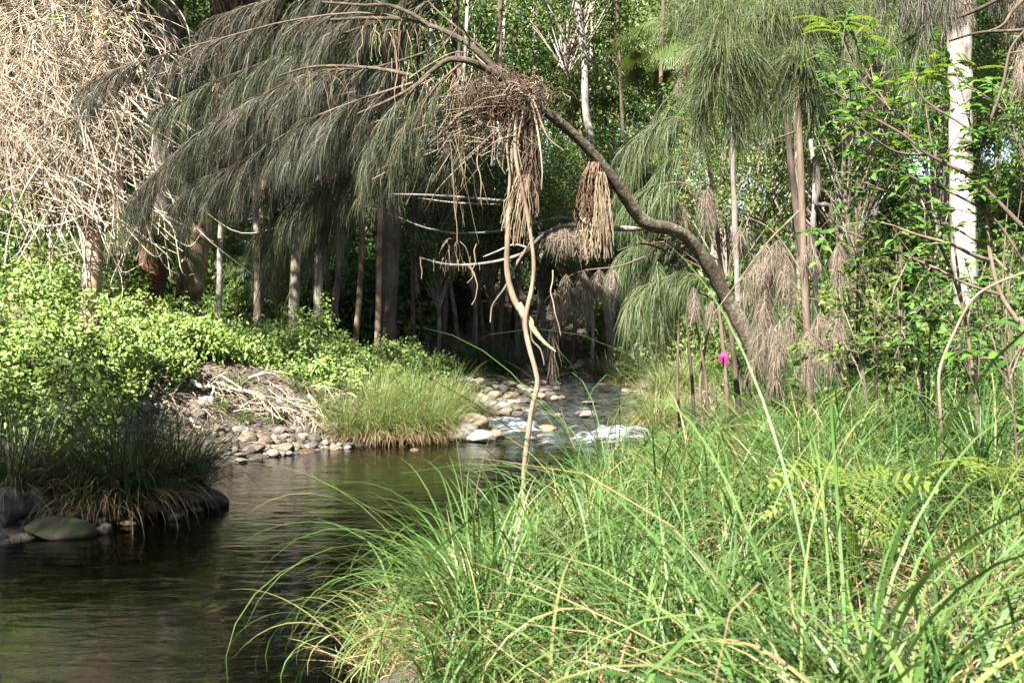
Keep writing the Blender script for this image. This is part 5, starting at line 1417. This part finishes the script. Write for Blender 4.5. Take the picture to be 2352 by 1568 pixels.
dead_branch([(445, 895), (470, 905), (490, 900), (488, 930)], 11, "knobbly bleached root above the big bright boulder")
dead_branch([(942, 870), (965, 862), (990, 845)], 9, "short pale broken stick poking up above the bank grass", lift=.35)
for j in range(56):
    x, y = rng.uniform(430, 830), rng.uniform(872, 968)
    if y > 985 - (x - 430) * .05: continue
    an = rng.uniform(-.3, 1.2); L = rng.uniform(30, 95)
    dead_branch([(x, y), (x + L * .5 * math.cos(an), y + L * .35 * math.sin(an)), (x + L * math.cos(an), min(y + L * .6 * math.sin(an) + 4, 1000))], rng.uniform(2.5, 7), "bleached dead root tangled on the bank between lantana and stone spit", "dead roots on the left bank", lift=rng.uniform(.03, .2), mat="vine_dead" if rng.random() < .55 else "stick")
for j in range(16):
    x, y = rng.uniform(200, 430), rng.uniform(880, 960)
    an = rng.uniform(-.3, 1.4); L = rng.uniform(30, 80)
    dead_branch([(x, y), (x + L * .5 * math.cos(an), y + L * .3 * math.sin(an)), (x + L * math.cos(an), y + L * .6 * math.sin(an) + 4)], rng.uniform(4, 8), "dead brown root under the overhanging lantana", "dead roots under the lantana", mat="stick", lift=rng.uniform(.1, .35))
for j in range(10):
    x = rng.uniform(940, 1000); y = rng.uniform(690, 800)
    dead_branch([(x, y + 60), (x + rng.normal(0, 12), y + 20), (x + rng.normal(12, 22), y - 10)], 5, "dead stick leaning in the dark scrub beside the far riffle", "dead sticks beside the far riffle", mat="stick", lift=.5)
def scatter(region, n):
    x = rng.uniform(region[0], region[1], n); Y = rng.uniform(region[2], region[3], n)
    ok = (x < np.interp(Y, Y_L, X_L) - .35) | (x > np.interp(Y, Y_R, X_R) + .3)
    return x[ok], Y[ok]
G = Geo()
for reg, n in [((-9, 0, 12, 26), 9000), ((-3, 6, 24, 44), 6000), ((3, 14, 12, 28), 6000)]:
    x, Y = scatter(reg, n)
    b_ = np.stack([x, Y, ground(x, Y) + .02], 1)
    a_ = rng.uniform(0, 6.28, len(x))
    G.leaves(b_, np.stack([np.cos(a_), np.sin(a_), rng.normal(.05, .2, len(x))], 1), rand_unit(len(x)) * .35 + [0, 0, 1], rng.uniform(.05, .14, len(x)), rng.uniform(.015, .05, len(x)))
G.build("leaf_litter", M["litter"]); tag(bpy.data.objects["leaf_litter"], "brown fallen leaves scattered over both banks", "leaf litter", kind="stuff")
G = Geo()
for reg, n in [((-7, -1, 13, 24), 1500), ((-2, 5, 26, 42), 700)]:
    x, Y = scatter(reg, n)
    b_ = np.stack([x, Y, ground(x, Y) + .03], 1)
    a_ = rng.uniform(0, 6.28, len(x))
    t_ = bend(b_, np.stack([np.cos(a_), np.sin(a_), rng.uniform(-.1, .5, len(x))], 1), rng.uniform(.15, .6, len(x)), 6, .7, .1)
    G.tubes(t_, np.linspace(.006, .002, 6)[None] * np.ones((len(x), 1)), m=3)
G.build("twig_litter", M["stick"]); tag(bpy.data.objects["twig_litter"], "dead twigs strewn over the creek banks", "twigs", kind="stuff")

# ================================================================== SEDGES AND GRASS
def blades(G, B, az, tilt, bendv, L, W, k=8, tint=None, mat=0, drift=.0):
    n = len(B)
    s = np.linspace(0, 1, k)[None]
    phi = tilt[:, None] + bendv[:, None] * s ** 1.4
    a = az[:, None] + drift * rng.normal(size=(n, 1)) * s
    d = np.stack([np.sin(phi) * np.cos(a), np.sin(phi) * np.sin(a), np.cos(phi)], -1)
    Pt = B[:, None] + np.cumsum(d, 1) * (L / k)[:, None, None]
    Pt = np.concatenate([B[:, None], Pt], 1)
    sd = np.stack([-np.sin(az), np.cos(az), rng.normal(0, .25, n)], 1)
    roll = rng.normal(0, .6, n)[:, None]
    sd = norm(sd + roll * np.stack([np.cos(az), np.sin(az), np.zeros(n)], 1))
    prof = np.interp(np.linspace(0, 1, k + 1), [0, .15, .55, .85, 1], [.75, 1, .9, .5, .06])
    G.strips(Pt, W[:, None] * prof[None], sd, tint=tint, mat=mat)
    return Pt

def tussock(px, py, height, radius, n, dry, label, mat="grass", width=.007, group=None, name="sedge_tussock", lean=(0, 0), pos=None):
    q = hit(px, py, 3) if pos is None else np.array(pos)
    t = thing(name, label, "sedge", (q[0], q[1], gz(q[0], q[1])), group)
    base = np.array(t.location)
    def grow(n, hmul, tl, bd):
        az = rng.uniform(0, 6.28, n); r = radius * .55 * rng.random(n) ** .5
        B = base + np.stack([r * np.cos(az), r * np.sin(az), np.full(n, -.03)], 1)
        az2 = az + rng.normal(0, .5, n)
        az2 = np.arctan2(np.sin(az2) + lean[1], np.cos(az2) + lean[0])
        return B, az2, np.abs(rng.normal(tl, .22, n)), rng.uniform(*bd, n), height * hmul * rng.uniform(.45, 1.65, n)
    B, az, tl, bd, L = grow(n, 1.15, .38, (.5, 2.1))
    G = Geo(); blades(G, B, az, tl, bd, L, width * rng.uniform(.6, 1.2, n)); G.build("blade", M[mat], t)
    nd = int(n * dry)
    if nd:
        B, az, tl, bd, L = grow(nd, .8, .75, (.8, 2.2))
        G = Geo(); blades(G, B, az, tl, bd, L, width * rng.uniform(.5, 1.0, nd)); G.build("dry_blade", M["dry"], t)
    return t
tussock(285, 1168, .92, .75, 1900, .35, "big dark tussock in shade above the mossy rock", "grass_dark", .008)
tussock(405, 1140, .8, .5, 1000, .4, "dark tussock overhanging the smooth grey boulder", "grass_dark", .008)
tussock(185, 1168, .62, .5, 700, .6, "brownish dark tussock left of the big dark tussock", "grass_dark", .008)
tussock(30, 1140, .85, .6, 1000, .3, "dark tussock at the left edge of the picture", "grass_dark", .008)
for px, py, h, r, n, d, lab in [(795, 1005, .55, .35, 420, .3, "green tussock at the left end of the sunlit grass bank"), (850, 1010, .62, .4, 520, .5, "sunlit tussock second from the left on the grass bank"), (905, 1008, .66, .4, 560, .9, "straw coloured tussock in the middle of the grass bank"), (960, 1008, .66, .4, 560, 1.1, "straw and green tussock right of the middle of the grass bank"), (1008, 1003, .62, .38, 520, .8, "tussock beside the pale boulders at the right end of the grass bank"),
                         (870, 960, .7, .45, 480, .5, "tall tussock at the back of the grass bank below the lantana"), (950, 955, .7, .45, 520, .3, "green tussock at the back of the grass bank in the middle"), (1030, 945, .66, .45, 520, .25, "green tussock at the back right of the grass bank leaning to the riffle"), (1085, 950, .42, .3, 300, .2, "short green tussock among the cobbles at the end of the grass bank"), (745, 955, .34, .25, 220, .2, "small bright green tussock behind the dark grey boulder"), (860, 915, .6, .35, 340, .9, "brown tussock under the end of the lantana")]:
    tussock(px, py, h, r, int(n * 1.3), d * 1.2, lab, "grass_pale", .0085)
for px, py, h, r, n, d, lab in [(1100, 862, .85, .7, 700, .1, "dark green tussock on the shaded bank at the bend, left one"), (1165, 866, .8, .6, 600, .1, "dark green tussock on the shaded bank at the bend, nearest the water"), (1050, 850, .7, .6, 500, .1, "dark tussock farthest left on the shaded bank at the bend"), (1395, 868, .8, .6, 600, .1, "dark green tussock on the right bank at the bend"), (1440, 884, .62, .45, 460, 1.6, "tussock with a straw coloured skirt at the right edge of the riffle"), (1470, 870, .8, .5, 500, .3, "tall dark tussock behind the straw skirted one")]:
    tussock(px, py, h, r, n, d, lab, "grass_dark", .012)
for px, py, h, r, n, d, lab in [(560, 968, .16, .2, 120, .1, "low bright weeds on the gravel spit, left patch"), (625, 975, .16, .2, 120, .1, "low bright weeds on the gravel spit, right patch"), (720, 930, .22, .2, 120, .2, "small grass tuft among the dead roots"), (690, 900, .22, .2, 110, .2, "small grass tuft under the lantana"), (500, 940, .22, .2, 120, .2, "green tuft right of the big bright boulder"), (590, 925, .2, .18, 110, .3, "green tuft among the dead roots nearest the thick root"), (650, 955, .24, .2, 120, .2, "green tuft behind the stones of the spit"), (770, 905, .3, .22, 140, .3, "tuft at the right end of the dead roots"), (540, 890, .24, .2, 120, .2, "tuft in the shade under the lantana edge")]:
    tussock(px, py, h, r, n, d, lab, "grass", .012, name="grass_tuft")

# ---- the right bank: grass nobody could count, in clumps
def clump_field(n_clump, region, per, h, w, spread, skip=None, lean_water=True):
    x = rng.uniform(region[0], region[1], n_clump); Y = rng.uniform(region[2], region[3], n_clump)
    xr = np.interp(Y, Y_R, X_R)
    ok = (x > xr - .05)
    if skip is not None: ok &= skip(x, Y)
    x, Y, xr = x[ok], Y[ok], xr[ok]
    n = len(x) * per
    ci = np.repeat(np.arange(len(x)), per)
    az = rng.uniform(0, 6.28, n); r = spread * rng.random(n) ** .6
    bx, by = x[ci] + r * np.cos(az), Y[ci] + r * np.sin(az)
    az = az + rng.normal(0, .38, n)
    edge = np.clip(1 - (x - xr)[ci] / 1.0, 0, 1) * (1 if lean_water else 0)
    az = np.arctan2(np.sin(az), np.cos(az) - edge * 1.1)
    hc = (1 - .35 * np.clip(1 - (x - xr)[ci] / .9, 0, 1)) * (h * np.exp(rng.normal(-.03, .30, len(x))))[ci] * (1 + .25 * vnoise(bx * .5, by * .5, 31))
    return np.stack([bx, by, ground(bx, by) - .02], 1), az, hc, ci
Gg, Gd = Geo(), Geo()
for n_c, reg, per, h, w, sp_ in [(170, (-1.2, 3.2, 2.6, 6.5), 66, .72, .0115, .12), (260, (-.4, 5.6, 6.0, 10.0), 66, .60, .0112, .13), (330, (.4, 8.5, 9.5, 14.5), 52, .64, .0115, .15), (560, (2.0, 10.5, 14, 25), 26, .54, .012, .28)]:
    B, az, hc, ci = clump_field(n_c, reg, per, h, w, sp_)
    n = len(B)
    ok = ~((B[:, 1] < 3.6) & (np.abs(B[:, 0]) < .7)) & ~((np.abs(B[:, 0] - 1.5) < .42) & (B[:, 1] > 3.7) & (B[:, 1] < 4.85) & (rng.random(n) < .8)) & ~((B[:, 1] < 5.6) & (B[:, 0] < -.13 * B[:, 1] + .22))
    B, az, hc, ci = B[ok], az[ok], hc[ok], ci[ok]; n = len(B)
    dryc = np.clip(.26 + .26 * vnoise(B[:, 0] * .8, B[:, 1] * .8, 33), .04, .6)
    dr = rng.random(n) < dryc
    gr = ~dr
    ng, nd = gr.sum(), dr.sum()
    cl = (rng.normal(0, .22, ci.max() + 1))[ci]
    tin = np.clip(rng.normal(.48, .18, n) + cl, 0, 1)
    blades(Gg, B[gr], az[gr], np.abs(rng.normal(.26, .20, ng)), rng.uniform(.9, 3.2, ng), hc[gr] * rng.uniform(.6, 1.4, ng), w * rng.uniform(.55, 1.2, ng), k=12 if reg[3] < 7 else 8, tint=tin[gr], drift=.4)
    blades(Gd, B[dr], az[dr], np.abs(rng.normal(.7, .35, nd)), rng.uniform(.3, 2.4, nd), hc[dr] * rng.uniform(.4, 1.0, nd), w * rng.uniform(.5, 1.0, nd), k=6, drift=.8)
    # thatch of fallen dry blades close to the ground
    sel = rng.integers(0, n, n // 2)
    sel = sel[rng.random(len(sel)) < np.clip(.45 + .7 * vnoise(B[sel, 0] * .7 + 9, B[sel, 1] * .7, 35), .08, 1)]
    blades(Gd, B[sel] + [0, 0, .06], rng.uniform(0, 6.28, len(sel)), rng.uniform(.9, 1.5, len(sel)), rng.uniform(-.2, .7, len(sel)), hc[sel] * rng.uniform(.4, .8, len(sel)), w * rng.uniform(.5, .9, len(sel)), k=5, drift=.8)
tag(Gg.build("bank_grass", M["grass"]), "tall arching green sedge covering the right bank", "grass", kind="stuff")
tag(Gd.build("dry_grass", M["dry"]), "dry straw coloured blades among the green sedge of the right bank", "grass", kind="stuff")

for px, py, h, r, n, d, lab in [(1505, 975, .75, .4, 420, 1.3, "straw coloured tussock on the right bank at the lower riffle"), (1530, 915, .8, .4, 380, 1.3, "straw coloured tussock on the right bank at the upper riffle"), (1580, 890, .7, .4, 320, .6, "pale green tussock under the hanging sheoak sprays")]:
    tussock(px, py, h, r, n, d, lab, "grass_pale", .010)
# ---- near clumps whose blades can be told apart: every blade a part
def blade_clump(label, pos, height, radius, n, width, ndry, az0=None, aspread=3.14, tl=.35, bd=(.6, 2.4), fill=0, prof=None):
    base = np.array([pos[0], pos[1], gz(pos[0], pos[1])])
    t = thing("sedge_clump", label, "sedge", base)
    for mat, m_, nm in ((M["grass"], n, "blade"), (M["dry"], ndry, "dry_blade")):
        for j in range(m_):
            az = (rng.uniform(0, 6.28) if az0 is None else rng.normal(az0, aspread))
            r = radius * rng.random() ** .5; a2 = rng.uniform(0, 6.28)
            B = base + [r * math.cos(a2), r * math.sin(a2), -.02]
            G = Geo()
            f = .75 if nm == "dry_blade" else 1
            blades(G, B[None], np.array([az]), np.abs(rng.normal(tl * (1.5 if f < 1 else 1), .18, 1)), rng.uniform(*bd, 1), np.array([height * f * rng.uniform(.65, 1.08)]), np.array([width * rng.uniform(.6, 1.15)]), k=14, drift=.3)
            G.build(nm, mat, t)
    if fill:
        G = Geo(); az = rng.uniform(0, 6.28, fill)
        B = base + np.stack([radius * 1.3 * rng.random(fill) * np.cos(az), radius * 1.3 * rng.random(fill) * np.sin(az), np.full(fill, -.02)], 1)
        blades(G, B, az, np.abs(rng.normal(.8, .3, fill)), rng.uniform(.4, 1.8, fill), height * rng.uniform(.3, .6, fill), np.full(fill, width * .6), k=6)
        o = G.build("thatch", M["dry"], t); o["kind"] = "stuff"
    return t
blade_clump("sedge clump leaning far over the dark pool at the lower middle", (-.12, 5.0), 1.05, .16, 130, .0125, 40, az0=2.9, aspread=.9, fill=200)
blade_clump("sedge clump behind the one that leans over the pool", (.05, 6.0), 1.0, .16, 110, .011, 30, az0=2.6, aspread=1.2, fill=160)
blade_clump("upright sedge clump around the foot of the hanging vine", (.0, 5.3), .95, .10, 60, .013, 10, tl=.16, bd=(.6, 3.0), fill=60)
blade_clump("sedge clump with drooping tips at the pool edge below the riffle", (1.0, 9.3), 1.0, .22, 130, .009, 30, az0=2.8, aspread=.8, fill=120)
blade_clump("sedge clump arching over the water nearest the riffle", (1.8, 11.6), 1.0, .25, 110, .010, 40, az0=2.8, aspread=.9, fill=120)
blade_clump("broad bladed clump closest to the camera at the lower right", (.80, 2.15), 1.4, .13, 46, .016, 14, tl=.24, bd=(2.1, 3.4), az0=1.2, aspread=1.3, fill=80)
blade_clump("broad bladed clump left of the closest one at the bottom edge", (.68, 2.6), 1.05, .12, 34, .014, 10, tl=.22, bd=(2.1, 3.4), az0=1.2, aspread=1.3, fill=60)
blade_clump("broad bladed clump in the lower right corner", (1.12, 2.4), 1.35, .14, 36, .016, 14, tl=.26, bd=(2.0, 3.3), az0=1.4, aspread=1.3, fill=60)
blade_clump("arching clump at the bottom edge right of the pool", (.25, 3.5), .95, .14, 56, .011, 20, bd=(1.4, 3.1), fill=80)
blade_clump("sedge clump in the middle of the near bank below the fern", (.95, 4.1), .85, .16, 60, .011, 24, fill=80)
blade_clump("sedge clump at the right edge level with the fern", (1.9, 4.4), .95, .18, 60, .011, 24, fill=80)

# ---- bracken fern
q = P(1950, 1250, 4.9)
fernroot = np.array([q[0], 4.9, gz(q[0], 4.9)])
fern = thing("bracken_fern", "glowing yellow green bracken fern standing in the near sedge", "fern", fernroot)
def fern_frond(tipdir, stem_top, L, name="frond", face=(0, 0, 1.0)):
    G = Geo()
    stem = smooth_path([fernroot, fernroot * .4 + stem_top * .6 + [.02, 0, .03], stem_top], 8)
    G.tubes(stem[None], np.linspace(.005, .003, 8)[None], m=4, tint=.2)
    ax = bend(stem_top[None], norm(np.array(tipdir, float))[None], np.array([L]), 14, .55)
    G.tubes(ax, np.linspace(.003, .001, 14)[None], m=3, tint=.4)
    npin = 10
    t = np.linspace(.05, .97, npin)
    for sg in (-1, 1):
        B, T = along(ax, np.zeros(npin, int), t)
        up = norm(np.cross(np.cross(T, face), T))
        sd = norm(np.cross(T, up)) * sg
        pl = L * .46 * np.interp(t, [0, .2, 1], [.75, 1, .10]) * .85
        pax = bend(B, norm(sd * .9 + T * .55 + up * .1), pl, 9, .35)
        m2_ = 12
        t2 = np.linspace(.06, .99, m2_)
        idx = np.repeat(np.arange(npin), m2_); tt = np.tile(t2, npin)
        for s2_ in (-1, 1):
            b2, T2 = along(pax, idx, tt)
            u2 = norm(np.cross(np.cross(T2, face), T2))
            sdd = norm(np.cross(T2, u2)) * s2_
            ll = L * .034 * np.interp(tt, [0, .3, 1], [.8, 1, .2])
            G.leaves(b2, sdd * .9 + T2 * .35, u2, ll, ll * .55, fold=.1)
        G.tubes(pax, np.linspace(.0016, .0006, 9)[None] * np.ones((npin, 1)), m=3, tint=.6)
    return G.build(name, M["fern"], fern)
for (x, y, d, L) in [(1925, 1085, (-.85, -.25, .28), .42), (1900, 1150, (-.95, .1, .15), .36), (1940, 1165, (.72, -.2, .66), .50), (1955, 1185, (.95, -.2, .22), .36), (1950, 1120, (.55, .2, .5), .3), (1930, 1120, (.1, .6, .5), .3), (1965, 1225, (.7, -.4, .1), .26)]:
    fern_frond(d, P(x, y, 4.75 + rng.uniform(-.12, .12)), L * .85, face=norm(np.array([rng.normal(0, .15), -.75, .75])))
for px, py, Y, lab in [(2310, 1075, 5.4, "fern frond at the right edge among the sedge"), (2130, 830, 9.2, "small fern in the scrub behind the grass"), (880, 850, 21.5, "small fern at the end of the lantana thicket")]:
    q = P(px, py, Y)
    fernroot = np.array([q[0], Y, gz(q[0], Y)]); fern = thing("fern", lab, "fern", fernroot)
    for j in range(6):
        a_ = rng.uniform(0, 6.28); fern_frond((math.cos(a_), math.sin(a_), .35), fernroot + np.array([.08 * math.cos(a_), .08 * math.sin(a_), max(q[2] - fernroot[2], .2)]), .36)
